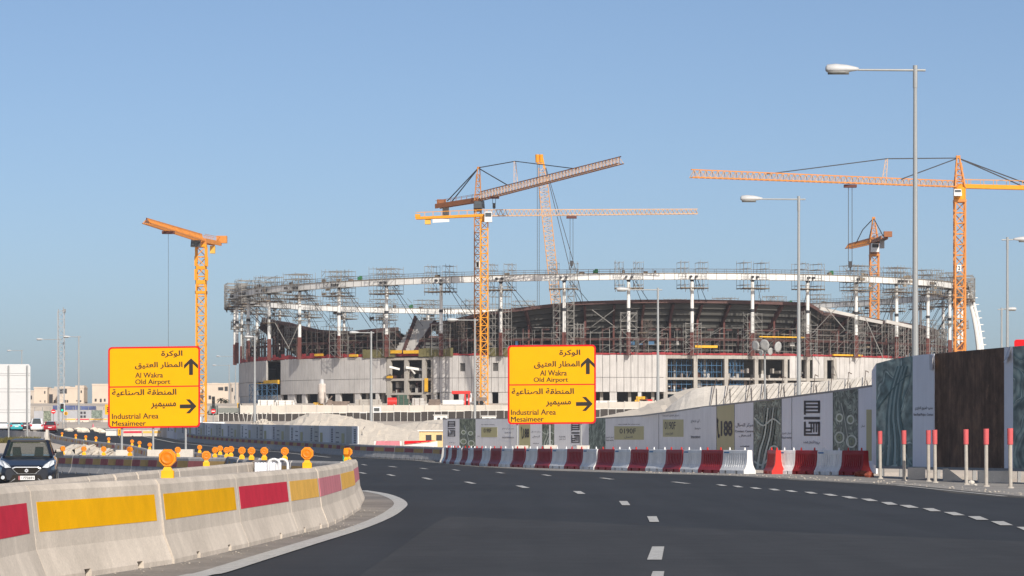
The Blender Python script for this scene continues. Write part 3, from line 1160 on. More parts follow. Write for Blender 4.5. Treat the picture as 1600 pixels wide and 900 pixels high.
for bx in ((1126.5, 657.5, 1144.5, 681.5), (818, 669.5, 827, 684)):
    mb = MB()
    write(mb, "188", bx, f_, 0, .03)
    w = bx[2] - bx[0]
    x = bx[0] - w * .36
    hh = bx[3] - bx[1]
    mb.poly([f_(x - w * .02, bx[1] - hh * .2), f_(x + w * .06, bx[1] - hh * .2), f_(x + w * .20, bx[3] + hh * .05), f_(x + w * .12, bx[3] + hh * .1)][::-1])
    mb.poly([f_(x - w * .02, bx[1] - hh * .2), f_(x + w * .16, bx[1] - hh * .05), f_(x + w * .12, bx[1] + hh * .15), f_(x + w * .04, bx[1] + hh * .12)][::-1])
    mb.poly([f_(x + w * .14, bx[3] - hh * .15), f_(x + w * .30, bx[3] - hh * .1), f_(x + w * .24, bx[3] + hh * .12), f_(x + w * .12, bx[3] + hh * .1)][::-1])
    mb.build("lettering", mInkH, hr)
for bx in ((968.5, 669.5, 994, 677.5), (1039, 659, 1056, 671), (756, 669.5, 768, 676)):
    mb = MB()
    write(mb, "0190F", bx, f_, 0, .01)
    mb.build("lettering", mInkH, hr)
SM = [("مركز اتصال", (1150, 661, 1177, 668)), ("Contact Centre", (1149, 672, 1177.5, 675.5)), ("أشغال", (1155, 678, 1174, 683)), ("ashghal", (1157, 696, 1171, 699)),
      ("نعتذر عن أي ازعاج", (1080, 655, 1109, 661)), ("Sorry for any", (1086, 668, 1102, 672)), ("inconvenience", (1080, 680, 1108, 685)),
      ("اعمال الطرق", (1222, 675.5, 1237, 679)), ("Road works", (1222, 682, 1237, 685.5)), ("هيئة الأشغال العامة", (1256, 688, 1282, 695)),
      ("اعمال الطرق الجديدة", (1036, 648, 1061, 651)), ("العمل مستمر", (1040, 675, 1052, 680)), ("العمل", (976, 681, 989, 685)),
      ("new roads for everyone", (966, 662, 1000, 664.2)), ("اعمال الطرق", (947, 682, 959, 685)), ("Road works", (947, 686.5, 959, 689)),
      ("نعتذر عن أي ازعاج", (785, 668, 803, 671.5)), ("Sorry for", (789, 675, 799, 678)), ("inconvenience", (785, 682, 803, 685)), ("new roads for everyone", (752, 662.5, 773, 664.5)),
      ("مركز اتصال", (830, 673.5, 845, 676)), ("أشغال", (832, 680, 844, 684)), ("ashghal", (833, 692, 842, 694)), ("هيئة الأشغال", (701, 690.5, 712, 693)), ("اعمال", (746, 680.5, 750, 683)),
      ("Road works", (874, 681, 884, 683.5)), ("اعمال الطرق", (874, 685, 884, 687.5)), ("هيئة الأشغال", (894, 695, 906, 698)), ("اعمال", (1346, 664, 1352, 668))]
for s, bx in SM:
    mb = MB()
    write(mb, s, bx, f_, 0, .01)
    mb.build("small_lettering", mInkS, hr)
mb = MB()
for x in (800, 930, 1029.5, 1100, 1120, 1148, 1178, 1221.5, 1237.5, 1302, 1341):
    p, q = h1(x, h1t(x) + 1, .012), h1(x, h1t(x) + 1, .012)
    mb.bar((p.x, p.y, zg(p.y) + .1), p, .03, 0)
for k in range(len(H1top) - 1):
    a, b = H1top[k], H1top[k + 1]
    mb.bar(h1(a[0], a[1] - .2, -.03), h1(b[0], b[1] - .2, -.03), .09, 0)
for x in range(700, 1369, 32):
    p = h1(x, h1t(x) + 3, -.35)
    mb.bar((p.x, p.y, zg(p.y)), p, .1, 0)
mb.build("frame", mFrame, hr)

def ribbon(mb, fn, pts, w0, w1, out, mi=0):
    """a band printed along photo-pixel points"""
    P_ = smooth(pts, 5)
    n = len(P_)
    L_, R_ = [], []
    for i, p in enumerate(P_):
        a, b = P_[max(i - 1, 0)], P_[min(i + 1, n - 1)]
        dx, dy = b[0] - a[0], b[1] - a[1]
        l = sqrt(dx * dx + dy * dy) or 1
        w = (w0 + (w1 - w0) * i / (n - 1)) / 2
        L_.append(fn(p[0] - dy / l * w, p[1] + dx / l * w, out))
        R_.append(fn(p[0] + dy / l * w, p[1] - dx / l * w, out))
    for i in range(n - 1):
        mb.poly([L_[i], R_[i], R_[i + 1], L_[i + 1]], mi)


def loop(mb, fn, cx, cy, rx, ry, w, out, mi=0, a0=0, a1=360):
    ribbon(mb, fn, [(cx + rx * cos(radians(a)), cy + ry * sin(radians(a))) for a in range(a0, a1 + 1, 30)], w, w, out, mi)


prD = M("print_road_dark", (.16, .19, .17), .6, var=.25, sc=2)
prL = M("print_road_light", (.62, .66, .58), .6, var=.2, sc=2)
prG = M("print_field", (.26, .31, .20), .6, var=.35, sc=2.5)
for x0, x1, y0, y1, k in ((1302, 1341, 628, 705, 0), (1178, 1221, 632, 735, 1), (920, 946, 668, 702, 2), (718, 743, 664, 700, 0), (847, 866, 668, 700, 1)):
    w, h = x1 - x0, y1 - y0
    u = lambda a, b: (x0 + w * a, y0 + h * b)
    mb = MB()
    q = w * .055
    if k == 1:
        for j in range(5):
            ribbon(mb, h1, [u(.04 + j * .09, .98), u(.12 + j * .11, .7), u(.30 + j * .10, .45), u(.42 + j * .10, .05)], q * 1.6, q * .7, .010 + j * .002, j % 2)
        ribbon(mb, h1, [u(.02, .20), u(.35, .32), u(.7, .22), u(.98, .30)], q, q, .022, 1)
        ribbon(mb, h1, [u(.02, .86), u(.30, .92), u(.65, .80), u(.98, .90)], q * 1.2, q * 1.2, .024, 1)
        loop(mb, h1, *u(.75, .72), w * .18, h * .09, q, .026, 1)
    else:
        ribbon(mb, h1, [u(.30, .02), u(.42, .3), u(.52, .6), u(.60, .98)], q * 2.2, q * 3.5, .010, 0)
        ribbon(mb, h1, [u(.05, .55), u(.35, .48), u(.7, .60), u(.97, .52)], q * 1.5, q * 1.5, .012, 0)
        for cx, cy, r in ((.26, .72, .17), (.74, .80, .19), (.26, .32, .12), (.70, .36, .13)):
            loop(mb, h1, *u(cx, cy), w * r, h * r * .62, q * 1.1, .014, 1)
            loop(mb, h1, *u(cx, cy), w * r * .5, h * r * .3, q * 1.4, .016, 2)
        ribbon(mb, h1, [u(.33, .02), u(.45, .3), u(.55, .6), u(.66, .98)], q * .35, q * .5, .018, 1)
    mb.build("road_print", [prD, prL, prG], hr)

# tall hoarding on the right
H2 = [(1369, 128.5), (1426, 123.5), (1480, 119), (1570, 110.5), (1600, 108), (1680, 101)]
h2 = hoard_fn(H2)
H2top = [(1369, 568), (1376, 566), (1400, 560), (1440, 554), (1458, 553), (1520, 547.5), (1570, 543), (1600, 540.5), (1680, 534)]
h2t = lambda x: interp(H2top, x)
h2b = lambda x: 729 + (x - 1370) * .019
hr = thing("advertising_hoarding", (PX(1480, 119), 119, 0), "tall printed hoarding with a dark rusty bare section behind the red-topped posts", "hoarding")
panel_part(hr, "panel", h2, 1369, 1426, h2t, h2b, mImg3, n=3)
panel_part(hr, "panel", h2, 1426, 1459.5, h2t, h2b, mHoardL, n=2)
p_ = panel_part(hr, "bare_board", h2, 1459.5, 1569, h2t, h2b, mBrown, -.03, n=6)
p_["label"] = "dark brown bare board with rusty streaks"
panel_part(hr, "panel", h2, 1569, 1583, h2t, h2b, mHoardL, n=1)
panel_part(hr, "panel", h2, 1583, 1680, h2t, h2b, aerial("print_highway_b", (.42, .50, .44), (.12, .19, .18), (.50, .60, .56), .5, 9.0, (.20, .30, .28)), n=3)
mb = MB()
write(mb, "مشروع الطريق الدائري", (1430, 635, 1458, 641.5), lambda x, y: h2(x, y, .015), 0, .01)
write(mb, "New Road Project - Contract", (1428, 645.5, 1458.5, 651), lambda x, y: h2(x, y, .015), 0, .01)
mb.build("lettering", mInkH, hr)
for x0, x1 in ((1369, 1426), (1583, 1650)):
    mb = MB()
    w = x1 - x0
    for j in range(7):
        ribbon(mb, h2, [(x0 + w * (.22 + j * .10), 727), (x0 + w * (.28 + j * .085), 690), (x0 + w * (.30 + j * .06), 650), (x0 + w * (.40 + j * .05), 610), (x0 + w * (.60 + j * .045), 572)],
               w * .07, w * .03, .010 + j * .0015, j % 2)
    ribbon(mb, h2, [(x0 + w * .98, 726), (x0 + w * .80, 705), (x0 + w * .66, 670), (x0 + w * .62, 625), (x0 + w * .74, 575)], w * .035, w * .015, .024, 1)
    ribbon(mb, h2, [(x0 + w * .03, 640), (x0 + w * .35, 615), (x0 + w * .75, 592), (x0 + w * .97, 585)], w * .03, w * .02, .026, 0)
    mb.build("road_print", [M("print_teal_dark", (.12, .20, .20), .6, var=.25, sc=1.5), M("print_teal_pale", (.34, .45, .43), .6, var=.2, sc=1.5)], hr)
mb = MB()      # torn vinyl flaps


def flap(pts, out0=.03):
    f = [h2(x, y, o_) for x, y, o_ in pts]
    n = len(f)
    b = [p + Vector((.004, .008, 0)) for p in f]
    mb.add(f + b, [tuple(range(n)), tuple(reversed(range(n, 2 * n)))] + [(k, n + k, n + (k + 1) % n, (k + 1) % n) for k in range(n)])


flap([(1453, 553, .03), (1462, 556, .10), (1465, 562, .22), (1464, 570, .18), (1461, 577, .10), (1456, 579, .03), (1453, 577, .02)])
flap([(1577, 543, .03), (1581, 541, .04), (1582.5, 556, .14), (1580, 562, .2), (1572.5, 567, .12), (1573, 562, .04)])
mb.build("torn_flap", mTorn, hr)
mb = MB()
for x0, x1 in ((1369, 1426), (1426, 1480), (1480, 1570), (1570, 1600), (1600, 1680)):
    mb.bar(h2(x0, h2b(x0) + 1, -.03), h2(x1, h2b(x1) + 1, -.03), .10, 0)
    mb.bar(h2(x0, h2t(x0) + 1.5, -.12), h2(x1, h2t(x1) + 1.5, -.12), .10, 0)
for x in (1372, 1400, 1426, 1459, 1514, 1570, 1584, 1630, 1672):
    p = h2(x, h2t(x) + 2, -.2)
    mb.bar((p.x, p.y, .0), p, .12, 0)
mb.build("frame", mFrame, hr)
# corner return of the tall hoarding
mb = MB()
a, b = h2(1369, 568, 0), V(1362, 570, 141)
mb.hexa([(a.x, a.y, .45), (b.x, b.y, .45), (b.x, b.y, 4.7), (a.x, a.y, a.z)], [(a.x + .06, a.y, .45), (b.x + .06, b.y, .45), (b.x + .06, b.y, 4.7), (a.x + .06, a.y, a.z)])
mb.build("return_panel", mHoardL, hr)

# low hoarding along the far carriageway
root = thing("advertising_hoarding", (-12.5, 243, zg(243)), "low grey hoarding of narrow printed panels along the far carriageway, below the sand heap", "hoarding")
hx = [(-12.2, 243), (-18.7, 275), (-24.6, 303), (-30.8, 333), (-38.6, 373), (-46.5, 404)]
hp = resample([(x, y, zg(y)) for x, y in hx], 3.2)
panmats = [mHoard, M("hoarding_grey_b", (.64, .63, .66), .6, var=.06, sc=.6, streak=.06), M("hoarding_grey_c", (.60, .59, .57), .6, var=.06, sc=.6), M("hoarding_grey_d", (.50, .48, .44), .6, var=.1, sc=.6)]
for i, (a, b) in enumerate(zip(hp, hp[1:])):
    mb = MB()
    d = (b - a)
    n = Vector((-d.y, d.x, 0)).normalized()
    if n.y > 0:
        n = -n
    q0 = [a + d * .004, b - d * .004, b - d * .004 + Vector((0, 0, 2.4)), a + d * .004 + Vector((0, 0, 2.4))]
    mb.hexa(q0, [p - n * .06 for p in q0])
    pn = mb.build("panel", panmats[(i * 7 + i // 3) % 4], root)
    if i % 4 in (0, 3, 2):
        mb = MB()
        kind = i % 4

        def pf(u, v):
            return a + d * u + Vector((0, 0, 2.4 * v)) + n * .02
        if kind == 0:
            for k in range(9):
                v0 = .9 - k * .06
                mb.poly([pf(.3, v0), pf(.3, v0 - .035), pf(.62, v0 - .035), pf(.62, v0)])
        elif kind == 3:
            for k in range(3):
                v0 = .78 - k * .16
                mb.poly([pf(.2, v0), pf(.2, v0 - .03), pf(.75, v0 - .03), pf(.75, v0)])
        else:
            mb.poly([pf(.25, .75), pf(.25, .35), pf(.75, .35), pf(.75, .75)])
        mb.build("print", mInkS if kind != 2 else mBeige, pn, rel=True)

# ------------------------------------------------------------------ red-topped posts and blocks
proto = thing("marker_post", (0, 0, 0), "x", "marker post")
mb = MB()
mb.tube((0, 0, 0), (0, 0, .06), .12, .10, 12)
mb.tube((0, 0, .05), (0, 0, 1.40), .062, .062, 12)
mb.build("post", mPostC, proto, smooth=False)
mb = MB()
mb.tube((0, 0, 1.36), (0, 0, 1.86), .088, .092, 14)
mb.build("sleeve", mPostR, proto)
PB = [(1375.5, 748.5, "pale post with red sleeve nearest the hoarding corner, beside red rubble"), (1412.8, 752, "pale post with red sleeve in front of the teal road picture"),
      (1450.7, 753, "left post of the close pair of red-sleeved posts"), (1461.3, 755, "right post of the close pair of red-sleeved posts"),
      (1510, 758, "pale post with red sleeve before the dark board, left of another"), (1541, 761, "pale post with red sleeve before the right half of the dark board"),
      (1579, 763.5, "pale post with red sleeve before the pale torn strip at the far right")]
for i, (x, y, lab) in enumerate(PB):
    p = G(x, y)
    o = dup(proto, p, .3 * i, lab, "red-topped marker posts")
    o.rotation_euler = (random.uniform(-.012, .012), random.uniform(-.012, .012), .4 * i)
kill(proto)

BLK = [("low pale concrete block under the lavender panel, left of the close pair of posts", [(1419, 729.5), (1446, 729.5), (1446, 748), (1419, 748)], 117.5),
       ("pale concrete block with a slanting broken edge under the dark board", [(1474, 729), (1481, 728.5), (1506, 747.5), (1474, 748)], 113),
       ("long pale concrete block under the right half of the dark board", [(1529, 731.5), (1579, 731.5), (1579, 750.5), (1529, 750.5)], 107.5)]
for lab, q, Z in BLK:
    mb = MB()
    f = [V(x, y, Z) for x, y in q]
    zmin = min(p.z for p in f)
    for p in f:
        p.z -= min(zmin, zmin)
    b = [p + Vector((.05, .55, 0)) for p in f]
    mb.add(f + b, [(3, 2, 1, 0), (4, 5, 6, 7), (0, 1, 5, 4), (1, 2, 6, 5), (2, 3, 7, 6), (3, 0, 4, 7)])
    tag(mb.build("concrete_block", mBlockW), lab, "concrete block", "blocks holding down the tall hoarding")


def rock(mb, c, s, seed, mi=0):
    rnd = random.Random(seed)
    n, m_ = 7, 4
    rings = []
    for j in range(m_ + 1):
        t = pi * (j + .25) / (m_ + .5)
        rings.append([(c[0] + s[0] * sin(t) * cos(2 * pi * k / n) * rnd.uniform(.75, 1.15), c[1] + s[1] * sin(t) * sin(2 * pi * k / n) * rnd.uniform(.75, 1.15),
                       c[2] + s[2] * cos(t) * rnd.uniform(.8, 1.1)) for k in range(n)])
    mb.loft(rings, mi)


for i, (x, y, s, m, nm, lab) in enumerate([(1345, 745, (.33, .25, .16), mBrick, "brick_rubble", "low red rubble lump at the foot of the last dark red plastic barrier"),
                                    (1358, 746.5, (.24, .2, .15), mBrick, "brick_rubble", "smaller red rubble lump beside the first red-sleeved post"),
                                    (1518, 757, (.13, .12, .09), mBlockW, "stone", "pale loose stone at the foot of the post before the dark board"),
                                    (1524, 759, (.07, .07, .04), mBlockW, "stone", "tiny pale stone lying right of the larger loose one")]):
    mb = MB()
    p = G(x, y)
    rock(mb, (p.x, p.y, .7 * s[2]), s, i)
    tag(mb.build(nm, m), lab, "rubble" if i < 2 else "stone")
# scattered grit on verges and the island (countless)
mb = MB()
for i in range(330):
    x = random.uniform(1000, 1600)
    p = G(x, interp([(1000, 739), (1165, 743.5), (1280, 750.5), (1425, 758.5), (1600, 775)], x) - random.uniform(-.3, 4))
    s = random.choice((.012, .015, .02, .03, .045))
    rock(mb, (p.x, p.y, s * .5), (s, s, s * .7), i)
for i in range(150):
    t = random.random()
    k = int(t * (len(ctr) - 2))
    p = Fp[k] + (Fp[k + 1] - Fp[k]) * random.random()
    q = p + Vector((abs(random.gauss(0, .22)) + .02, random.uniform(-.3, .1), 0))
    s = random.choice((.004, .006, .009, .013))
    rock(mb, (q.x, q.y, .03 + s * .4), (s, s, s * .7), i)
struct(mb.build("gravel", M("loose_grit", (.42, .38, .33), .95, var=.25, sc=3)), "stuff")
# rubble and stones on the traffic island
mb = MB()
for i in range(650):
    y_ = random.uniform(128, 200)
    lo, hi = interp([(117, -12.0), (127, -15.4), (139, -19.7), (152, -24), (160, -26.5), (200, -38)], y_) + 1.3, interp([(y, x) for y, x in T_line], y_) - 1.2
    x_ = random.uniform(max(lo, -40), hi)
    s = random.choice((.06, .09, .12, .2, .3))
    if abs(x_ - PX(240, y_)) < 3 and 145 < y_ < 155:
        continue
    rock(mb, (x_, y_, s * .4), (s * 1.2, s, s * .8), i)
struct(mb.build("rubble", M("island_rubble", (.42, .36, .30), .95, var=.4, sc=.9)), "stuff")


# ------------------------------------------------------------------ street lamps
def street_lamp(x, ytop, Z, xhead, label, hl=1.36, both=False):
    if Z is None:
        Z = 400.0
        for _ in range(40):
            Z = (zg(Z) + 16.6 - H) * F / (HZ - ytop)
            Z = min(Z, 1000)
    top = V(x, ytop, Z)
    gz = zg(Z)
    root = thing("street_lamp", (top.x, Z, gz), label, "street lamp", "grey street lamps")
    mb = MB()
    k = 1.0 if Z < 250 else (1.2 if Z < 400 else 1.5)
    mb.tube((top.x, Z, gz), (top.x, Z, gz + (top.z - gz) * .45), .155 * k, .125 * k, 10)
    mb.tube((top.x, Z, gz + (top.z - gz) * .45), top, .115 * k, .075 * k, 10)
    mb.tube((top.x, Z, gz), (top.x, Z, gz + .04), .28, .28, 8)
    mb.tube((top.x, Z, top.z - .9), (top.x, Z, top.z + .02), .095 * k, .095 * k, 10)
    mb.build("pole", mPole, root, smooth=False)
    sgn = -1 if xhead < x else 1
    za = top.z - .18
    hx = PX(xhead, Z)
    mb = MB()
    mb.tube((top.x - sgn * .42, Z, za), (hx - sgn * (hl * .98), Z, za + .02), .05 * k, .042 * k, 8)
    mb.build("arm", mPole, root)
    mb = MB()
    secs = [(0, .05, .07), (.10, .13, .11), (.35, .20, .19), (.7, .235, .235), (.95, .21, .20), (1.0, .12, .11)]
    rings = []
    for t, w, h_ in secs:
        cx = hx - sgn * hl + sgn * hl * t
        rings.append([(cx, Z + w * k * cos(2 * pi * q / 12), za + .04 + h_ * (sin(2 * pi * q / 12) * (1 if sin(2 * pi * q / 12) > 0 else .62))) for q in range(12)])
    mb.loft(rings)
    hd = mb.build("lamp_head", mHead, root, smooth=True)
    mb = MB()
    rings = []
    for t, w in ((.30, .12), (.45, .17), (.75, .18), (.93, .13)):
        cx = hx - sgn * hl + sgn * hl * t
        rings.append([(cx, Z + w * cos(pi + pi * q / 6), za - .055 + .12 * sin(pi + pi * q / 6)) for q in range(7)])
    mb.loft(rings)
    mb.build("lens", mLens, hd, smooth=True)
    return root


SLAB = [(1430, 103, 126, 1290, "tallest grey street lamp, its pole rising behind the tall hoarding's left panel"),
        (1248, 307, 190, 1157, "second tallest grey street lamp, rising behind the grey hoarding near the floodlights"),
        (1028, 450, 303, 963, "grey street lamp right of the second yellow sign, reaching the stadium ring"),
        (742, 498, 377, 699, "grey street lamp directly before the yellow tower crane mast"),
        (580, 518, 423, 546, "grey street lamp standing in front of the big sand heap"),
        (398, 525, 455, 382, "grey street lamp before the left end of the stadium wall, tallest there"),
        (423, 571, None, 416, "short street lamp before the blue scaffold at the stadium wall"),
        (587, 569, None, 570, "thin far street lamp just right of the one before the sand heap"),
        (368, 556, None, 338, "far street lamp beside the left edge of the stadium, arm to the left"),
        (358, 570, None, 332, "lower far street lamp left of the stadium edge, over the cream house"),
        (123, 525, None, 99, "street lamp between the lattice mast and the left yellow sign"),
        (91.5, 529, None, 57, "street lamp whose pole stands beside the lattice mast, arm to the left"),
        (34, 547, None, 11, "street lamp rising behind the back of the white sign"),
        (1574, 371, 228, 1612, "street lamp at the right edge with its arm running out of view"),
        (1565, 481, 348, 1588, "small far street lamp over the dark board, arm to the right")]
for a in SLAB:
    street_lamp(*a)

# ------------------------------------------------------------------ the stadium shell
SX, SY, SR = 23.65, 841.0, 100.0
stad = thing("stadium_building", (SX, SY, 10.7), "huge round stadium under construction, white ring beam on columns above a concrete drum", "stadium")


def SP(th, r, z):
    return Vector((SX + r * sin(radians(th)), SY - r * cos(radians(th)), z))


def s_px(th, r):
    p = SP(th, r, 0)
    return 800 + F * p.x / p.y


def th_of(x, r=98.0):
    lo, hi = -80.0, 80.0
    for _ in range(40):
        m_ = (lo + hi) / 2
        if s_px(m_, r) < x:
            lo = m_
        else:
            hi = m_
    return lo


def z_at(y, th, r):
    return H + (HZ - y) * SP(th, r, 0).y / F


def arc_box(mb, t0, t1, r0, r1, z0, z1, mi=0, n=1):
    for k in range(n):
        a, b = t0 + (t1 - t0) * k / n, t0 + (t1 - t0) * (k + 1) / n
        mb.hexa([SP(a, r1, z0), SP(b, r1, z0), SP(b, r1, z1), SP(a, r1, z1)], [SP(a, r0, z0), SP(b, r0, z0), SP(b, r0, z1), SP(a, r0, z1)], mi)


RF = 98.0
Z0, Z1, Z2, Z3 = 10.7, 13.5, 17.0, 22.4
xo = {k: th_of(k) for k in (400, 415, 436, 440, 560, 605, 678, 716, 729, 750, 763, 777, 795, 932, 1040, 1305, 1222, 1040)}
SEC = {}
SECJ = {}
rnd = random.Random(3)
t = -118.0
while t < 118:
    x = s_px(t + .5, RF) if abs(t) < 85 else (0 if t < 0 else 3000)
    g = .03
    sec = sum(x > b for b in (415, 436, 605, 678, 1040, 1305))
    wall, joint = SEC.setdefault(sec, MB()), SECJ.setdefault(sec, MB())
    jit = rnd.uniform(-.03, .03)
    opn3 = 605 < x < 678 or 1040 < x < 1222 or 415 < x < 436
    opn2 = 605 < x < 678 or 1040 < x < 1305 or 402 < x < 436
    if 1222 < x < 1305:
        opn3 = (int((t + 200) * 1.0) % 4) in (1, 2)
    win = (716 < x < 729 or 763 < x < 777)
    if not opn3:
        if win:
            arc_box(wall, t + g, t + 1 - g, RF - .35, RF + jit, Z2 + .05, 18.6)
            arc_box(wall, t + g, t + 1 - g, RF - .35, RF + jit, 20.6, Z3)
            arc_box(wall, t + g, t + .2, RF - .35, RF + jit, 18.6, 20.6)
        else:
            arc_box(wall, t + g, t + 1 - g, RF - .35, RF + jit, Z2 + .05, Z3 + rnd.uniform(-.06, .06))
    if not opn2:
        arc_box(wall, t + g, t + 1 - g, RF - .35, RF + jit, Z1, Z2 - .05)
    # ground storey: piers and openings
    if x < 440 or x > 1305 or (678 < x < 795 and int(t + 200) % 3 != 0):
        arc_box(wall, t, t + 1, RF - .9, RF - .2, Z0 - .5, Z1 - .05)
    elif not (605 < x < 678 or 1040 < x < 1305):
        if int(t + 200) % 4 == 0 or rnd.random() < .12:
            arc_box(wall, t, t + (1.0 if rnd.random() < .5 else .5), RF - .9, RF - .2, Z0 - .5, Z1 - .05)
    # dark joint behind panels
    if not (opn2 and opn3):
        arc_box(joint, t, t + 1, RF - .6, RF - .37, Z1 if not opn2 else Z2, Z3 - .4 if not opn3 else Z2)
    t += 1.0
for q in SEC.values():
    if q.f:
        q.build("facade_cladding", mConcW, stad)
for q in SECJ.values():
    if q.f:
        q.build("cladding_joint", mJoint, stad)
# open concrete frame: slabs, columns, inner wall
fr2, fr = MB(), MB()
for z in (Z1, Z2, Z3 - .3):
    arc_box(fr2, xo[605] - .3, xo[678] + .3, 88, RF - .1, z - .55, z, n=8)
    arc_box(fr, xo[1040] - .3, xo[1305] + .3, 88, RF - .1, z - (.55 if z < 22 else .5), z + (.0 if z < 22 else .3), n=30)
for x in (607, 634, 662, 676):
    a = th_of(x)
    arc_box(fr2, a - .3, a + .3, RF - .9, RF - .05, Z0 - .5, Z3 - .6)
fr2.build("concrete_frame", mConcG, stad)
for x in (1040, 1087, 1135, 1182, 1228, 1263, 1290, 1305):
    a = th_of(x)
    arc_box(fr, a - .28, a + .28, RF - .9, RF + .02, Z0 - .5, Z3 - .3)
for x in (1060, 1110, 1160, 1205, 1275):
    a = th_of(x)
    arc_box(fr, a - .16, a + .16, RF - 5, RF - 4.4, Z0 - .5, Z3 - .3)
for x in (455, 470, 500, 520, 545, 565, 590, 940, 962, 985, 1003, 1022):
    a = th_of(x)
    q = MB()
    arc_box(q, a - .22, a + .22, RF - 2.6, RF - 2.0, Z0 - .5, Z1)
    q.build("ground_pier", mConcG, stad)
fr.build("concrete_frame", mConcG, stad)
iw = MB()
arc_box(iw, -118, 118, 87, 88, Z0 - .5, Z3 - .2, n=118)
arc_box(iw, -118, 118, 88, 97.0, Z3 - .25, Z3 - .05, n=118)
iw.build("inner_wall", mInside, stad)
# shadowy clutter in the openings
cl = MB()
for k in range(190):
    x = rnd.choice((rnd.uniform(606, 677), rnd.uniform(1042, 1300), rnd.uniform(1042, 1300)))
    a = th_of(x)
    z = rnd.choice((Z0, Z1, Z2)) + .02
    w, h = rnd.uniform(.12, .5), rnd.uniform(.4, 2.0)
    zb = z + rnd.choice((0, 0, 1.2))
    arc_box(cl, a, a + w, RF - rnd.uniform(2.5, 6), RF - 2, zb, min(zb + h * .8, z + 2.7), rnd.choice((0, 1, 2, 3, 3)))
cl.build("stored_materials", [mConcG, mGreyBrown, mTerr, mBrownD], stad)
for x0, y0, x1, y1, w in ((608, 573, 624, 577, .5), (634, 574, 660, 578, .6), (640, 574, 648, 584, .35), (664, 574, 677, 577, .5), (650, 600, 662, 590, .25), (640, 590, 672, 604, .2)):
    q = MB()
    q.bar(V(x0, y0, 756), V(x1, y1, 757), w, 0, caps=True)
    q.build("precast_beam", mWhite if w > .3 else mBrownD, stad)
# parapet: red safety mesh, yellow guards, olive netting
rm = MB()
for k in range(236):
    a = -118 + k
    x = s_px(a, RF) if abs(a) < 84 else 0
    arc_box(rm, a, a + .96, RF - .30, RF - .22, Z3 + .1, Z3 + (rnd.uniform(.45, .7) if x > 680 else rnd.uniform(.5, 1.5)), 0)
rm.build("safety_mesh", mRedNet, stad)
for x0, x1, z0, z1 in ((415, 437, 16.6, 17.3), (400, 437, 16.3, 16.7), (612, 628, 23.2, 24), (632, 655, 23.1, 23.9), (1300, 1345, 22.7, 23.1), (1085, 1120, 24.2, 24.8), (1185, 1262, 26.9, 27.2), (665, 669, 13.7, 17), (606, 614, 17.1, 17.7), (494, 506, 23, 23.6), (548, 560, 22.6, 23.2)):
    yg = MB()
    arc_box(yg, th_of(x0), th_of(x1), RF + .05, RF + .6, z0, z1, n=4)
    yg.build("guard_board", mYelNet, stad)
for x0, x1 in ((568, 606), (606, 618), (655, 709), (764, 800)):
    a0, a1 = th_of(x0), th_of(x1)
    nw_ = MB()
    n = 7
    for k in range(n):
        ta, tb = a0 + (a1 - a0) * k / n, a0 + (a1 - a0) * (k + 1) / n
        arc_box(nw_, ta, tb - .03, RF + .25, RF + .32, Z3 - .15 + rnd.uniform(-.1, .1), Z3 + 1.9 + rnd.uniform(-.15, .1))
    nw_.build("netting", mNet, stad)
# blue scaffolds standing in the openings
bs = MB()


def scaff(mb, fn, us, vs, zs, w=.07, diag=.5, mi=0, seed=0, skip=.0):
    """posts, ledgers and braces on a (u,v) grid mapped by fn(u,v,z)"""
    r_ = random.Random(seed)
    for u in us:
        for v in vs:
            mb.bar(fn(u, v, zs[0]), fn(u, v, zs[-1] + r_.uniform(0, .6)), w, mi)
    for z in zs[1:]:
        for v in vs:
            for a, b in zip(us, us[1:]):
                if r_.random() > skip:
                    mb.bar(fn(a, v, z), fn(b, v, z), w, mi)
        for u in us:
            for a, b in zip(vs, vs[1:]):
                if r_.random() > skip:
                    mb.bar(fn(u, a, z), fn(u, b, z), w, mi)
    for a, b in zip(us, us[1:]):
        for za, zb in zip(zs, zs[1:]):
            for v in vs:
                if r_.random() < diag:
                    if r_.random() < .5:
                        mb.bar(fn(a, v, za), fn(b, v, zb), w * .8, mi)
                    else:
                        mb.bar(fn(b, v, za), fn(a, v, zb), w * .8, mi)


def lin(a, b, n):
    return [a + (b - a) * k / n for k in range(n + 1)]


for x0, x1 in ((1043, 1083), (1091, 1131), (1140, 1165)):
    scaff(bs, lambda u, v, z: SP(u, v, z), lin(th_of(x0), th_of(x1), 5), [RF - 1.5, RF - 4], [Z0, 12, Z1 - .6, 14, 15.4, Z2 - .6, 18.4, 20, 21.7], .11, .3, 0, int(x0))
bs.build("formwork_scaffold", mBlueS, stad)
bs = MB()
scaff(bs, lambda u, v, z: SP(u, v, z), lin(th_of(401), th_of(436), 5), [RF + .5, RF + 2], [Z0 - .4, 12, 13.4, 14.9, 16.3], .11, .8, 0, 4)
bs.build("formwork_scaffold", mBlueS, stad)

# outer columns, brown base and white shaft, and the ring beam
col_ths = [2.6 + 9 * k for k in range(40)]
RING0, RING1 = 40.5, 41.95


def ring_lift(th):
    return .9 * sin(radians(th)) if cos(radians(th)) > 0 else .9 * sin(radians(th))


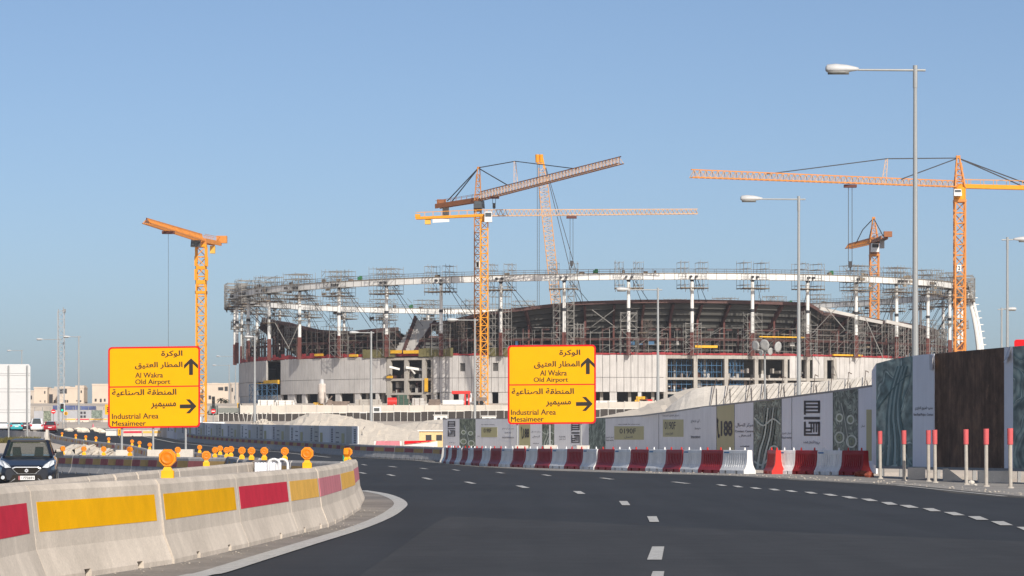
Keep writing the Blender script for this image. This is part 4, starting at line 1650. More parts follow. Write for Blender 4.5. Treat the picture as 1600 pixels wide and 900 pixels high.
CABLES = []
for th in col_ths:
    th = (th + 180) % 360 - 180
    near = abs(th) < 100
    lf = ring_lift(th)
    mb = MB()
    w = .44
    mb.tube(SP(th, 99.2, 27.9), SP(th, 99.2, RING0 + lf - .5), w, w * .95, 10)
    c = mb.build("column", mWhite, stad)
    mb = MB()
    p = SP(th, 99.2, 0)
    if near:
        ss = MB()
        ss.bar(SP(th, 99.2, Z3 - .1), SP(th, 99.2, 27.9), .95, caps=True)
        ss.build("column_base", mBrownS, c)
        mb.tube(SP(th, 99.2, 33.0), SP(th, 99.2, 33.7), .53, .53, 10)
        mb.build("shaft_collar", mCable, c)
        mb = MB()
        mb.tube(SP(th, 99.2, RING0 + lf - .6), SP(th, 99.2, RING0 + lf), .3, .62, 10)
        for s in (-.38, .38):
            mb.tube(SP(th + s, 99.0, RING0 + lf + .65), SP(th + s, 101.1, RING0 + lf + .65), .30, .30, 8)
        mb.build("joint_collar", mCable, c)
    else:
        mb.bar(SP(th, 99.2, 10.7), SP(th, 99.2, 27.9), .95)
        mb.build("column_base", mBrownS, c)
    CABLES.append((c, th, lf))
rb, rj, rr_, rp = MB(), MB(), MB(), MB()
t = -180.0
while t < 180:
    za, zb = ring_lift(t), ring_lift(t + 1.5)
    q0 = [SP(t, 100.2, RING0 + za), SP(t + 1.5, 100.2, RING0 + zb), SP(t + 1.5, 100.2, RING1 + zb), SP(t, 100.2, RING1 + za)]
    q1 = [SP(t, 98.2, RING0 + za), SP(t + 1.5, 98.2, RING0 + zb), SP(t + 1.5, 98.2, RING1 + zb), SP(t, 98.2, RING1 + za)]
    rb.hexa(q0, q1)
    arc_box(rb, t - .03, t + .03, 98.15, 100.23, RING0 + za - .03, RING1 + za + .03, 1)
    for r in (98.4, 100.0):
        rr_.bar(SP(t, r, RING1 + za), SP(t, r, RING1 + za + 1.15), .06)
        for h in (.6, 1.1):
            rr_.bar(SP(t, r, RING1 + za + h), SP(t + 1.5, r, RING1 + zb + h), .05)
    if True:
        arc_box(rp, t, t + 1.5, 98.0, 100.4, RING1 + za + .03, RING1 + za + .16)
    if rnd.random() < .16:
        h = rnd.uniform(.3, .8)
        q = MB()
        arc_box(q, t + .2, t + .2 + rnd.uniform(.2, .8), 98.8, 99.6, RING1 + za + .15, RING1 + za + .15 + h)
        q.build("ring_equipment", rnd.choice((mPlank, mGreyBrown)), stad)
    t += 1.5
rb.build("ring_beam", [mWhite, mScafD], stad)
rr_.build("ring_handrail", mScafD, stad)
rp.build("ring_walkway", [mPlank, mGreyBrown], stad)

# stand (upper tier): rim height follows the photograph
RIMX = [(372, 508), (390, 500), (405, 500), (450, 508), (500, 520), (545, 522), (600, 517), (650, 515), (700, 505), (760, 492), (850, 481), (900, 476), (1000, 473), (1100, 473), (1200, 475), (1272, 478),
        (1279, 492), (1330, 496), (1380, 505), (1440, 513), (1490, 520)]
RR = 92.0
RIM = []
for x, y in RIMX:
    a = th_of(max(min(x, s_px(76, RR)), s_px(-84, RR)), RR)
    RIM.append((a, z_at(y, a, RR)))
RIM = [(-180, 32.0), (-100, 33.0)] + sorted(RIM) + [(100, 31.5), (180, 32.0)]
GAP0, GAP1 = th_of(606), th_of(645)
un, rk, top_, tr = MB(), MB(), MB(), MB()
t = -180.0
NB = 9
while t < 179.9:
    dt = 1.5
    ta, tb = t, t + dt
    gap = GAP0 - .7 < (ta + tb) / 2 < GAP1 + .7
    za, zb = interp(RIM, ta), interp(RIM, tb)
    if not gap:
        for k in range(NB):
            f0, f1 = k / NB, (k + 1) / NB
            r0, r1 = 79 + (RR - 79) * f0, 79 + (RR - 79) * f1
            A0, A1 = 22.4 + (za - 22.4) * f0, 22.4 + (za - 22.4) * f1
            B0, B1 = 22.4 + (zb - 22.4) * f0, 22.4 + (zb - 22.4) * f1
            # each seating plank: riser then tread, seen from below
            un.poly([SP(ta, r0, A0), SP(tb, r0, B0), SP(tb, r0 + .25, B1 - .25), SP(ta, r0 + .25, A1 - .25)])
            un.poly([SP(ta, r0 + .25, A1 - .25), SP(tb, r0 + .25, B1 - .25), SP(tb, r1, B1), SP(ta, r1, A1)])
            tr.poly([SP(tb, r0 - .3, B1 + .05), SP(ta, r0 - .3, A1 + .05), SP(ta, r1, A1 + .05), SP(tb, r1, B1 + .05)])
        top_.hexa([SP(ta, RR + .3, za - .1), SP(tb, RR + .3, zb - .1), SP(tb, RR + .3, zb + .75), SP(ta, RR + .3, za + .75)],
                  [SP(ta, RR - .4, za - .1), SP(tb, RR - .4, zb - .1), SP(tb, RR - .4, zb + .75), SP(ta, RR - .4, za + .75)])
    # lower terrace inside
    z6 = 22.4
    for k in range(6):
        f0, f1 = k / 6, (k + 1) / 6
        tr.poly([SP(tb, 60 + 19 * f0, 12 + 10 * f1), SP(ta, 60 + 19 * f0, 12 + 10 * f1), SP(ta, 60 + 19 * f1, 12 + 10 * f1), SP(tb, 60 + 19 * f1, 12 + 10 * f1)])
        tr.poly([SP(tb, 60 + 19 * f0, 12 + 10 * f0), SP(ta, 60 + 19 * f0, 12 + 10 * f0), SP(ta, 60 + 19 * f0, 12 + 10 * f1), SP(tb, 60 + 19 * f0, 12 + 10 * f1)])
    t += dt
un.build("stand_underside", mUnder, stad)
tr.build("seating_terrace", mTerr, stad)
top_.build("rim_beam", M("rim_steel", (.115, .062, .055), .75, var=.25, sc=.5), stad)
for k in range(80):
    a = -180 + 4.5 * k + .8
    if GAP0 - 1 < a < GAP1 + 1:
        continue
    if abs(a) > 100:
        continue
    z = interp(RIM, a)
    rk.bar(SP(a, RR + .45, z - .1), SP(a, 78.6, 22.6), .55, 0, 1.2)
    rk.bar(SP(a, RR - 3.2, Z3), SP(a, RR - 3.2, z - 3.0), .45, 1)
rk.build("raker_beams", [mBrownD, mBrownS], stad)
# brown floor beams behind the parapet
fb = MB()
for k in range(200):
    a = -100 + k
    if GAP0 - 1 < a < GAP1:
        continue
    if True:
        arc_box(fb, a, a + 1, 95.6, 96.1, 26.0, 26.55)
    if rnd.random() < .35:
        arc_box(fb, a, a + 1, 92.6, 93.1, 28.6, 29.0)
    if k % 3 == 0:
        fb.bar(SP(a, 96, Z3), SP(a, 96, 26), .3)
        fb.bar(SP(a, 93, Z3), SP(a, 93, 29), .3)
fb.build("floor_beams", mBrownD, stad)
for c, th, lf in CABLES:
    for q, e in ((.6, 2.4), (.9, 3.6)):
        mb = MB()
        mb.bar(SP(th + q, 98.6, RING0 + lf), SP(th + e, RR, max(interp(RIM, th + e), 30)), .10)
        mb.build("stay_cable", mCable, c)
for x0, y0, x1, y1 in ((1281, 482, 1336, 494), (1342, 497, 1378, 504), (1384, 502, 1425, 511)):
    mb = MB()
    mb.bar(V(x0, y0, SY - RR - 2.0 + max(0, x0 - 1100) * .06), V(x1, y1, SY - RR - 2.0 + max(0, x1 - 1100) * .07), .5, 0, .8, caps=True)
    mb.build("slab_edge", mTerr, stad)
# pale concrete stair flank in the gap of the stand
sg_ = MB()
n = 12
for k in range(n):
    f0, f1 = k / n, (k + 1) / n
    r0, r1 = 95.5 - 9 * f0, 95.5 - 9 * f1
    z0, z1 = 23.2 + 8.5 * f0, 23.2 + 8.5 * f1
    q = [SP(GAP0 + 4 * f0 * .0, r0, z0), SP(GAP1, r0, z0), SP(GAP1, r0, z1), SP(GAP0, r0, z1)]
    sg_.poly(q)
    sg_.poly([SP(GAP0, r0, z1), SP(GAP1, r0, z1), SP(GAP1, r1, z1), SP(GAP0, r1, z1)])
sg_.build("stair_flank", mTerr, stad)
gb = MB()
gb.bar(SP(GAP0 + 1.9, 96, 23.0), SP(GAP0 + .2, 86.5, 32.5), .6, 0, 1.3)
gb.bar(SP(GAP1 - .5, 96, 23.0), SP(GAP1 + .4, 88, 31.2), .6, 0, 1.2)
gb.build("stair_beam", mBrownD, stad)
# scaffolds around the column heads, along the shafts and behind the parapet
for i, th in enumerate(col_ths):
    th = (th + 180) % 360 - 180
    if abs(th) > 176:
        continue
    lf = ring_lift(th)
    mb = MB()
    near = abs(th) < 95
    r2 = random.Random(i)
    fn = lambda u, v, z: SP(th + u, v, z)
    if abs(th) < 30:
        for c in (-1.35, 1.35):
            scaff(mb, fn, lin(c - .55, c + .55, 2), [97.0, 101.6], [38.3 + lf, 39.2 + lf, 40.6 + lf, 42 + lf, 43.2 + lf, 44.6 + lf], .085, .25, 0, i, .15)
    else:
        scaff(mb, fn, lin(-1.9, 1.9, 5), [96.6, 99, 102.0], [38.2 + lf, 39.2 + lf, 40.4 + lf, 42 + lf, 43.3 + lf, 44.5 + lf], .085, .35, 0, i, .2)
    for r in (97.6, 101.2):
        mb.hexa([fn(-1.95, r - .55, 38.35 + lf), fn(1.95, r - .55, 38.35 + lf), fn(1.95, r + .55, 38.35 + lf), fn(-1.95, r + .55, 38.35 + lf)],
                [fn(-1.95, r - .55, 38.5 + lf), fn(1.95, r - .55, 38.5 + lf), fn(1.95, r + .55, 38.5 + lf), fn(-1.95, r + .55, 38.5 + lf)], 1)
    for u in lin(-1.9, 1.9, 6):
        mb.bar(fn(u, 97, 38.3 + lf), fn(u, 101.8, 38.3 + lf), .14, 2)
        mb.bar(fn(u, 101.5, 37.9 + lf - r2.random() * .6), fn(u, 101.5, 39.4 + lf), .10, 2)
    if abs(th) > 38:
        for q in range(6 if abs(th) < 62 else 13):
            u, u2 = r2.uniform(-2.4, 2.4), r2.uniform(-2.4, 2.4)
            z = 38 + lf + r2.uniform(-.6, 6)
            mb.bar(fn(u, r2.choice((97, 99, 102)), z), fn(u + r2.uniform(.5, 2), r2.choice((97, 99, 102)), z + r2.choice((0, 0, 1.2))), .09, r2.choice((0, 2, 2)))
        for q in range(5):
            u = r2.uniform(-2.2, 1.4)
            z = 38.6 + lf + r2.choice((0, 1.1, 2.2, 3.4))
            mb.hexa([fn(u, 101.6, z), fn(u + .9, 101.6, z), fn(u + .9, 101.7, z), fn(u, 101.7, z)], [fn(u, 101.6, z + r2.uniform(.3, .9)), fn(u + .9, 101.6, z + .6), fn(u + .9, 101.7, z + .6), fn(u, 101.7, z + .5)], r2.choice((1, 2)))
    mb.build("head_scaffold", [mScaf, mPlank, mScafD], stad)
    mb = MB()
    # shaft scaffolds
    full = i in (38, 39)      # the two columns wrapped to the top
    part = i in (0, 1, 2, 3, 4, 37, 36, 5, 6, 35)
    if full:
        for c in (-.95, .95):
            scaff(mb, fn, lin(c - .45, c + .45, 1), [98.2, 101], lin(22.5, 38.3, 9), .10, .7, 0, i + 50)
    elif part:
        scaff(mb, fn, lin(-1.1, 1.1, 2), [98.0, 100.6], lin(22.5, (30 if i % 2 else 32.5), 5), .085, .6, 0, i + 50)
    else:
        scaff(mb, fn, lin(-.9, .9, 2), [98.2, 100.2], [32.0, 32.9, 33.9], .10, .5, 0, i + 50)
        mb.hexa([fn(-.95, 98, 32.0), fn(.95, 98, 32.0), fn(.95, 100.4, 32.0), fn(-.95, 100.4, 32.0)], [fn(-.95, 98, 32.12), fn(.95, 98, 32.12), fn(.95, 100.4, 32.12), fn(-.95, 100.4, 32.12)], 1)
    mb.build("shaft_scaffold", [mScaf, mPlank, mScafD], stad)
ps = MB()
us = lin(-104, 104, 150)
for k in range(len(us) - 1):
    u0, u1 = us[k], us[k + 1]
    if GAP0 - .5 < u0 < GAP1 - .5:
        continue
    z_top = interp(RIM, u0)
    dens = .55 if u0 < -30 else (.8 if u0 > 30 else .5)
    dk = (0, 1, 1, 1) if u0 < -28 else (0, 0, 1)
    lv = [Z3, 23.6, 24.9, 26.6, 27.8, 29.2] + ([30.6, 32] if (u0 > 42 or u0 < -45) else [])
    for v in (94.4, 97.2):
        ps.bar(SP(u0, v, Z3), SP(u0, v, lv[-1] - rnd.uniform(0, 2.4)), .085, rnd.choice(dk))
        for a, b in zip(lv, lv[1:]):
            if rnd.random() < dens:
                ps.bar(SP(u0, v, b), SP(u1, v, b), .075, rnd.choice(dk))
            if rnd.random() < dens * .45:
                ps.bar(SP(u0, v, a), SP(u1, v, b), .065, rnd.choice((0, 1)))
    if rnd.random() < .4:
        z = rnd.choice((24.9, 26.7, 27.8))
        arc_box(ps, u0, u1, 94.6, 95.6, z, z + .12, 2)
    if rnd.random() < .35:
        z = Z3 + rnd.choice((0, 0, 2.5))
        arc_box(ps, u0 + .1, u0 + rnd.uniform(.3, 1.0), 95, 96, z, z + rnd.uniform(.3, 1.2), rnd.choice((2, 3, 4, 1)))
ps.build("perimeter_scaffold", [mScaf, mScafD, mPlank, mTerr, mBlueS], stad)
# scaffold towers against the stand and long crossing braces
ts = MB()
for x, z1, wd in ((700, 34, 1.6), (722, 33, 1.2), (540, 30, 2.2), (615, 29.5, 1.8), (455, 31, 1.6), (1290, 34, 2.2), (1340, 33, 3), (1390, 32, 3), (1430, 31, 2.4), (1470, 31, 3), (1255, 33.5, 1.6), (905, 30, 1.4), (1010, 31, 1.4), (395, 31, 3)):
    a = th_of(x, 94)
    scaff(ts, lambda u, v, z: SP(u, v, z), lin(a - wd / 2, a + wd / 2, 3), [93.2, 95.2], lin(Z3, z1, 7), .085, .6, rnd.choice((0, 0, 1)), int(x), .1)
for x0, y0, x1, y1 in ((925, 484, 960, 510), (960, 484, 925, 510), (1310, 478, 1270, 520), (1290, 480, 1320, 515), (470, 500, 450, 545), (430, 505, 452, 545), (1340, 470, 1380, 560)):
    ts.bar(V(x0, y0, 744), V(x1, y1, 746), .16, 0)
ts.build("stand_scaffold", [mScaf, mScafD], stad)
# two white leaning ribs at the right-hand end
for th, r_top, ztop in ((83, 99.5, 43), (92, 102.0, 44.6)):
    mb = MB()
    rings = []
    for k in range(9):
        f = k / 8
        z = ztop - (ztop - 22.5) * f
        r = r_top + 5.0 * (1 - (1 - f) ** 1.7) * .75
        w = .35 + .5 * f
        c = SP(th, r, z)
        rings.append([c + Vector((w * cos(2 * pi * q / 8), w * sin(2 * pi * q / 8), 0)) for q in range(8)])
    mb.loft(rings)
    for k in range(1, 12):
        f = k / 12
        z = ztop - (ztop - 22.5) * f
        r = r_top + 5.0 * (1 - (1 - f) ** 1.7) * .75
        mb.bar(SP(th, r, z), SP(th, r + 1.4, z + .1), .22, caps=True)
    mb.build("leaning_rib", mWhite, stad)
# small green boxes on the ring
for i, (x, y, Zr, lab) in enumerate(((562, 437, 758, "small green box on the near ring beam, left of the yellow crane mast"), (930, 424, 741, "small green box on the near ring beam above the middle of the stadium"),
                                     (1298, 424.5, 757, "small green box on the near ring beam, right of the floodlights"), (642, 474, 926, "small green box on the far ring beam, left of the yellow crane mast"),
                                     (936, 472, 941, "small green box at the far ring, just above the brown stand rim"), (1235, 466.5, 932, "small green box on the far ring beam beside a street lamp pole"))):
    a = None
    # seat the box on the ring under its photo column
    best = min((abs(s_px(tt / 4, 99.2) - x) + (0 if (cos(radians(tt / 4)) > 0) == (Zr < 841) else 1e4), tt / 4) for tt in range(-720, 720))
    th = best[1]
    z = RING1 + ring_lift(th) + .17
    p = SP(th, 99.2, z)
    g = thing("equipment_box", p, lab, "equipment box", "green boxes on the ring beam")
    mb = MB()
    mb.box((p.x - .6, p.y - .4, z), (p.x + .6, p.y + .4, z + .75))
    mb.build("casing", mGreenBox, g)
    mb = MB()
    mb.box((p.x - .15, p.y - .3, z + .75), (p.x + .55, p.y + .3, z + 1.05))
    mb.build("lid", mGreenBox, g)


# ------------------------------------------------------------------ tower cranes
def mast(mb, p, z0, z1, w, mi=0, bay=None, cw=None, mi2=None):
    bay = bay or w * 1.05
    n = max(2, int((z1 - z0) / bay))
    cw = cw or w * .15
    zs = lin(z0, z1, n)
    c = [(-w / 2, -w / 2), (w / 2, -w / 2), (w / 2, w / 2), (-w / 2, w / 2)]
    mi2 = mi if mi2 is None else mi2
    for a, b in c:
        mb.bar((p[0] + a, p[1] + b, z0), (p[0] + a, p[1] + b, z1), cw, mi)
    for k, (za, zb) in enumerate(zip(zs, zs[1:])):
        for q in range(4):
            a, b = c[q], c[(q + 1) % 4]
            mb.bar((p[0] + a[0], p[1] + a[1], zb), (p[0] + b[0], p[1] + b[1], zb), cw * .6, mi2)
            s, e = (a, b) if k % 2 else (b, a)
            mb.bar((p[0] + s[0], p[1] + s[1], za), (p[0] + e[0], p[1] + e[1], zb), cw * .6, mi2)


def jib_truss(mb, a, b, h0, h1, w, n, mi=0, mi2=0, cw=.2):
    a, b = Vector(a), Vector(b)
    d = (b - a)
    s = Vector((-d.y, d.x, 0)).normalized() * (w / 2)
    dl_ = d / n
    for k in range(n):
        p, q = a + dl_ * k, a + dl_ * (k + 1)
        hp_, hq = h0 + (h1 - h0) * k / n, h0 + (h1 - h0) * (k + 1) / n
        tp, tq = p + Vector((0, 0, hp_)), q + Vector((0, 0, hq))
        m_ = (p + q) / 2
        tm = (tp + tq) / 2
        mb.bar(p + s, q + s, cw, mi)
        mb.bar(p - s, q - s, cw, mi)
        mb.bar(tp, tq, cw, mi)
        for g in (s, -s):
            mb.bar(p + g, tm, cw * .55, mi2)
            mb.bar(tm, q + g, cw * .55, mi2)
        mb.bar(p + s, q - s, cw * .5, mi2)
        mb.bar(p + s, p - s, cw * .5, mi2)


def crane(name, label, base, z0, ztop, w, jib_a, jib_b, h0, h1, jw, n, ctr_b, mats, apex=None, ties=(), cw_box=None, trolley=None, hook=None, cabp=None, king=None, rope=.105, cth=.9, box=2.0):
    mM, mJ, mJ2, mC = mats
    root = thing(name, (base[0], base[1], z0), label, "tower crane", "tower cranes round the stadium")
    mb = MB()
    mast(mb, base, z0, ztop, w)
    mb.box((base[0] - w * .6, base[1] - w * .6, ztop), (base[0] + w * .6, base[1] + w * .6, ztop + .5))
    mb.build("mast", mM, root)
    mb = MB()
    zt = jib_a.z - .1
    mb.tube((base[0], base[1], ztop + .45), (base[0], base[1], max(zt, ztop + .9)), w * .62, w * .62, 12)
    mb.build("slewing_ring", mC, root)
    mb = MB()
    jib_truss(mb, jib_a, jib_b, h0, h1, jw, n, 0, 1)
    mb.build("jib", [mJ, mJ2], root)
    mb = MB()
    d = (ctr_b - jib_a)
    s = Vector((-d.y, d.x, 0)).normalized() * (jw / 2)
    for g in (s, -s):
        mb.bar(jib_a + g + Vector((0, 0, .15)), ctr_b + g + Vector((0, 0, .15)), .3, 0, cth, caps=True)
    mb.hexa([jib_a + s, jib_a - s, ctr_b - s, ctr_b + s], [p + Vector((0, 0, .12)) for p in (jib_a + s, jib_a - s, ctr_b - s, ctr_b + s)])
    k = 0
    while k < 8:
        p = jib_a + d * (k / 8)
        for g in (s, -s):
            mb.bar(p + g, p + g + Vector((0, 0, 1.5)), .07)
            mb.bar(p + g + Vector((0, 0, 1.5)), p + d / 8 + g + Vector((0, 0, 1.5)), .07)
        k += 1
    mb.box((ctr_b.x - .2, ctr_b.y - .9, ctr_b.z + .3), (ctr_b.x + box, ctr_b.y + .9, ctr_b.z + .3 + box * .75))
    mb.build("counter_jib", mC, root)
    if cw_box:
        a, b, mat = cw_box
        mb = MB()
        mb.box(a, b)
        mb.build("counterweight", mat, root)
    if apex is not None:
        mb = MB()
        ww = w * .5
        for sx in (-1, 1):
            for sy in (-1, 1):
                mb.bar((base[0] + sx * ww, base[1] + sy * ww, zt), (apex.x + sx * .25, apex.y + sy * .25, apex.z), .24)
        for k in range(1, 5):
            f = k / 5
            z = zt + (apex.z - zt) * f
            q = ww * (1 - f) + .25 * f
            q0 = ww * (1 - f + .2) + .25 * (f - .2)
            z_0 = zt + (apex.z - zt) * (f - .2)
            for a, b in (((-1, -1), (1, -1)), ((1, -1), (1, 1)), ((1, 1), (-1, 1)), ((-1, 1), (-1, -1))):
                mb.bar((base[0] + a[0] * q, base[1] + a[1] * q, z), (base[0] + b[0] * q, base[1] + b[1] * q, z), .13)
                mb.bar((base[0] + a[0] * q0, base[1] + a[1] * q0, z_0), (base[0] + b[0] * q, base[1] + b[1] * q, z), .11)
        mb.box((apex.x - .4, apex.y - .4, apex.z - .2), (apex.x + .4, apex.y + .4, apex.z + .35))
        mb.build("tower_head", mM, root)
    if king:
        mb = MB()
        for sx in (-.45, .45):
            mb.bar(king[0] + Vector((sx, 0, 0)), king[1] + Vector((sx * .4, 0, 0)), .14)
        for k in range(6):
            f, g = k / 6, (k + 1) / 6
            sgn = 1 if k % 2 else -1
            mb.bar(king[0].lerp(king[1], f) + Vector((sgn * .45 * (1 - f * .6), 0, 0)), king[0].lerp(king[1], g) - Vector((sgn * .45 * (1 - g * .6), 0, 0)), .08)
        mb.build("king_post", mJ2, root)
    if ties:
        mb = MB()
        for a, b in ties:
            mb.bar(a, b, .19)
        mb.build("tie_bars", mCable, root)
    if trolley is not None:
        mb = MB()
        mb.box((trolley.x - 1.2, trolley.y - .7, trolley.z - .5), (trolley.x + 1.2, trolley.y + .7, trolley.z + .05))
        mb.build("trolley", mBrownS, root)
        mb = MB()
        for sx in ((-.35, .35) if rope > .1 else (0, )):
            mb.bar((trolley.x + sx, trolley.y, trolley.z - .4), (trolley.x + sx, trolley.y, hook + .6), rope)
        mb.build("hoist_rope", mCable, root)
        mb = MB()
        mb.box((trolley.x - .35, trolley.y - .3, hook - .5), (trolley.x + .35, trolley.y + .3, hook + .7))
        mb.tube((trolley.x, trolley.y, hook - 1.0), (trolley.x, trolley.y, hook - .5), .15, .15, 6)
        mb.build("hook_block", mCable, root)
    if cabp:
        c, s3, mat = cabp
        mb = MB()
        x, y, z = c
        a, b, e = s3
        mb.hexa([(x - a, y - b, z - e), (x + a, y - b, z - e), (x + a, y + b, z - e), (x - a, y + b, z - e)], [(x - a * .9, y - b * .7, z + e), (x + a * .9, y - b * .7, z + e), (x + a * .9, y + b, z + e), (x - a * .9, y + b, z + e)])
        cbn = mb.build("cab", mat, root)
        mb = MB()
        mb.poly([(x - a * .8, y - b * .87 - .02, z), (x + a * .8, y - b * .87 - .02, z), (x + a * .8, y - b * .75 - .02, z + e * .8), (x - a * .8, y - b * .75 - .02, z + e * .8)])
        mb.build("window", mGlass, cbn)
    return root


# big brown-jibbed crane and the yellow flat-top beside it
bA = (PX(746.5, 730), 730)
ja = V(750, 313, 730)
ra = crane("tower_crane", "tower crane with brown lattice jib rising to the right and a grey counterweight", bA, zg(716), V(746, 330, 730).z, 1.6, ja, V(970, 255.5, 668), 2.0, 1.5, 1.4, 44,
           V(684, 323.5, 744), (M('crane_dark_orange', (.42, .17, .04), .55, var=.12, sc=.4), mCraneB, mCraneP, mCraneB), apex=V(748, 263, 730),
           ties=((V(748, 262, 730), V(805, 252, 714)), (V(805, 252, 714), V(902, 264, 688)), (V(748, 263, 730), V(796, 291, 717)), (V(748, 262, 730), V(699, 314, 741)), (V(748, 262, 730), V(706, 315, 739))),
           cw_box=(V(691.5, 340, 743) - Vector((0, .8, 0)), V(701.5, 323, 743) + Vector((0, .8, 0)), mGrey), trolley=V(772, 307, 724), hook=V(772, 322, 724).z,
           cabp=(tuple(V(749, 320, 728.5)), (1.3, .9, .85), mCab), king=(V(806, 285, 714), V(804.5, 252, 714)), cth=1.1)
bB = (PX(756.5, 722), 722)
crane("tower_crane", "yellow flat-top tower crane with long level jib, its mast before the drum wall", bB, zg(714), V(756, 346, 722).z, 1.75, V(757, 337.5, 722), V(1090, 334, 722), 1.45, 1.1, 1.4, 46,
      V(650, 342, 724), (mCraneY, mCraneP, mCraneP, mCraneY), cw_box=(V(664, 350.5, 724) - Vector((0, .8, 0)), V(673, 339.5, 724) + Vector((0, .8, 0)), mYelF),
      trolley=V(893, 338, 722), hook=V(893, 412, 722).z, cabp=(tuple(V(763, 339, 720)), (.9, .9, 1.2), mCabW), box=1.0, cth=.6)
# banner and flag on the counter jib
bn = MB()
q = [V(676, 348, 722.6), V(702, 346.5, 722.6), V(702, 341.5, 722.6), V(676, 342.5, 722.6)]
bn.hexa(q, [p + Vector((0, .05, 0)) for p in q])
tag(bn.build("banner", mPostW), "white banner hanging under the flat-top crane's left counter jib", "banner")
# yellow climbing ladder cage on the mast: wider frame
# right-hand crane
bD = (PX(1499.5, 600), 600)
jd = V(1494, 292, 600)
crane("tower_crane", "orange tower crane at the right with its jib reaching left behind two street lamps", bD, 6.0 - 1.2, V(1498, 316, 600).z, 1.95, jd, V(1080, 277, 577), 1.15, 1.45, 1.3, 46, V(1655, 296, 608),
      (mCraneO, mCraneO, mCraneP, mCraneY), apex=V(1497, 246, 600),
      ties=((V(1497, 247, 600), V(1385, 248, 594)), (V(1385, 248, 594), V(1198, 272, 583.5)), (V(1497, 247, 600), V(1408, 280, 595)), (V(1497, 247, 600), V(1600, 292, 605)), (V(1497, 247, 600), V(1615, 291, 606))),
      trolley=V(1328.5, 289, 591), hook=V(1328.5, 414, 591).z, cabp=(tuple(V(1496, 301, 598)), (.75, .8, .65), mCabW), king=(V(1381, 286, 594), V(1385.5, 248, 594)), cth=.8)
# small crane inside the bowl
bE = (PX(1366, 852), 852)
crane("tower_crane", "small tower crane with short orange jib seen through the ring behind the stadium", bE, 10.6, V(1366, 400, 852).z, 2.3, V(1366, 379.5, 852), V(1325, 388.5, 886), 1.6, 1.3, 1.7, 26, V(1382, 372, 838),
      (mCraneO, mCraneO, mCraneO, mCraneB), apex=V(1365, 341, 852), ties=((V(1365, 341, 852), V(1348, 359, 866)), (V(1348, 359, 866), V(1335, 385, 876)), (V(1365, 341, 852), V(1380, 369, 840)), (V(1365, 341, 852), V(1356, 381, 860))),
      cw_box=(V(1375, 388, 842) - Vector((0, .6, 0)), V(1381.5, 374, 842) + Vector((0, .6, 0)), mGrey), cabp=(tuple(V(1367, 387, 849)), (1.1, 1.0, 1.2), mCabW))
# left crane
bF = (PX(314.5, 640), 640)
jf = V(315, 377, 640)
rF = crane("tower_crane", "yellow tower crane left of the stadium, its jib pointing towards the viewer", bF, zg(640) - .2, V(314.5, 386, 640).z, 1.9, jf, V(229, 349, 580), 1.45, .95, 1.5, 40, V(340, 382, 652),
           (mCraneY, mCraneO, mCraneO, mCraneO), cw_box=(V(328.5, 396, 648) - Vector((0, .7, 0)), V(336, 384.5, 648) + Vector((0, .7, 0)), mYelF),
           trolley=V(263, 361.5, 604), hook=V(263, 618, 604).z, cabp=(tuple(V(306, 379, 636)), (1.0, 1.1, .9), mCab), rope=.06)
mb = MB()
for y0, y1, w in ((386, 401, 1.02), (416, 421, 1.1), (438, 444, 1.1), (455, 459, 1.2), (401, 416, 1.12), (421, 438, 1.12)):
    a, b = V(314.5, y1, 640), V(314.5, y0, 640)
    if y1 - y0 > 14:
        for sx in (-1, 1):
            for sy in (-1, 1):
                mb.bar((a.x + sx * w, 640 + sy * w, a.z), (a.x + sx * w, 640 + sy * w, b.z), .38)
    else:
        mb.box((a.x - w, 640 - w, a.z), (a.x + w, 640 - w + .12, b.z))
        mb.box((a.x - w, 640 + w - .12, a.z), (a.x + w, 640 + w, b.z))
        mb.box((a.x - w, 640 - w, a.z), (a.x - w + .12, 640 + w, b.z))
        mb.box((a.x + w - .12, 640 - w, a.z), (a.x + w, 640 + w, b.z))
mb.build("climbing_frame", mCraneY, rF)
# lattice boom of the crawler crane standing in the bowl
root = thing("crawler_crane", (PX(884, 845), 845, 10.7), "leaning lattice boom of a crawler crane rising out of the stadium bowl", "crawler crane")
mb = MB()
p0, p1 = V(883.5, 612, 845), V(846, 262, 845)
d = (p1 - p0)
nb = 46
dn = d.normalized()
s1 = Vector((dn.z, 0, -dn.x))
s2 = Vector((0, 1, 0))


def corner(k, a, b):
    f = k / nb
    w = 1.25 * min(1, .35 + f * 6, .6 + (1 - f) * 5)
    return p0 + d * f + s1 * (a * w) + s2 * (b * w)


cs = [(-1, -1), (1, -1), (1, 1), (-1, 1)]
for k in range(nb):
    for q in range(4):
        a, b = cs[q], cs[(q + 1) % 4]
        mb.bar(corner(k, *a), corner(k + 1, *a), .22, 0)
        if k % 2:
            mb.bar(corner(k, *a), corner(k + 1, *b), .13, 1)
        else:
            mb.bar(corner(k, *b), corner(k + 1, *a), .13, 1)
        mb.bar(corner(k, *a), corner(k, *b), .11, 1)
mb.build("boom", [M("boom_orange", (.60, .30, .11), .6, var=.12, sc=.4), mCraneP], root)
mb = MB()
for x in (839.5, 845.5):
    mb.tube(V(x, 254, 845), V(x, 241.5, 845), .5, .6, 10)
mb.bar(V(839, 256, 845), V(847, 256, 845), .5, 0, caps=True)
mb.bar(V(847, 246, 845), V(851, 264, 845), .55, 0, caps=True)
mb.build("boom_head", mCraneY, root)
mb = MB()
for x in (839.5, 842.5):
    mb.bar(V(x, 256, 843), V(x, 590, 843), .13)
for x0, x1 in ((852, 893), (853, 902)):
    mb.bar(V(x0, 262, 847), V(x1, 430, 849), .17)
    mb.bar(V(x1, 430, 849), V(x1 + 32, 590, 852), .17)
mb.build("hoist_ropes", mCable, root)
mb = MB()
c = V(888, 637, 848)
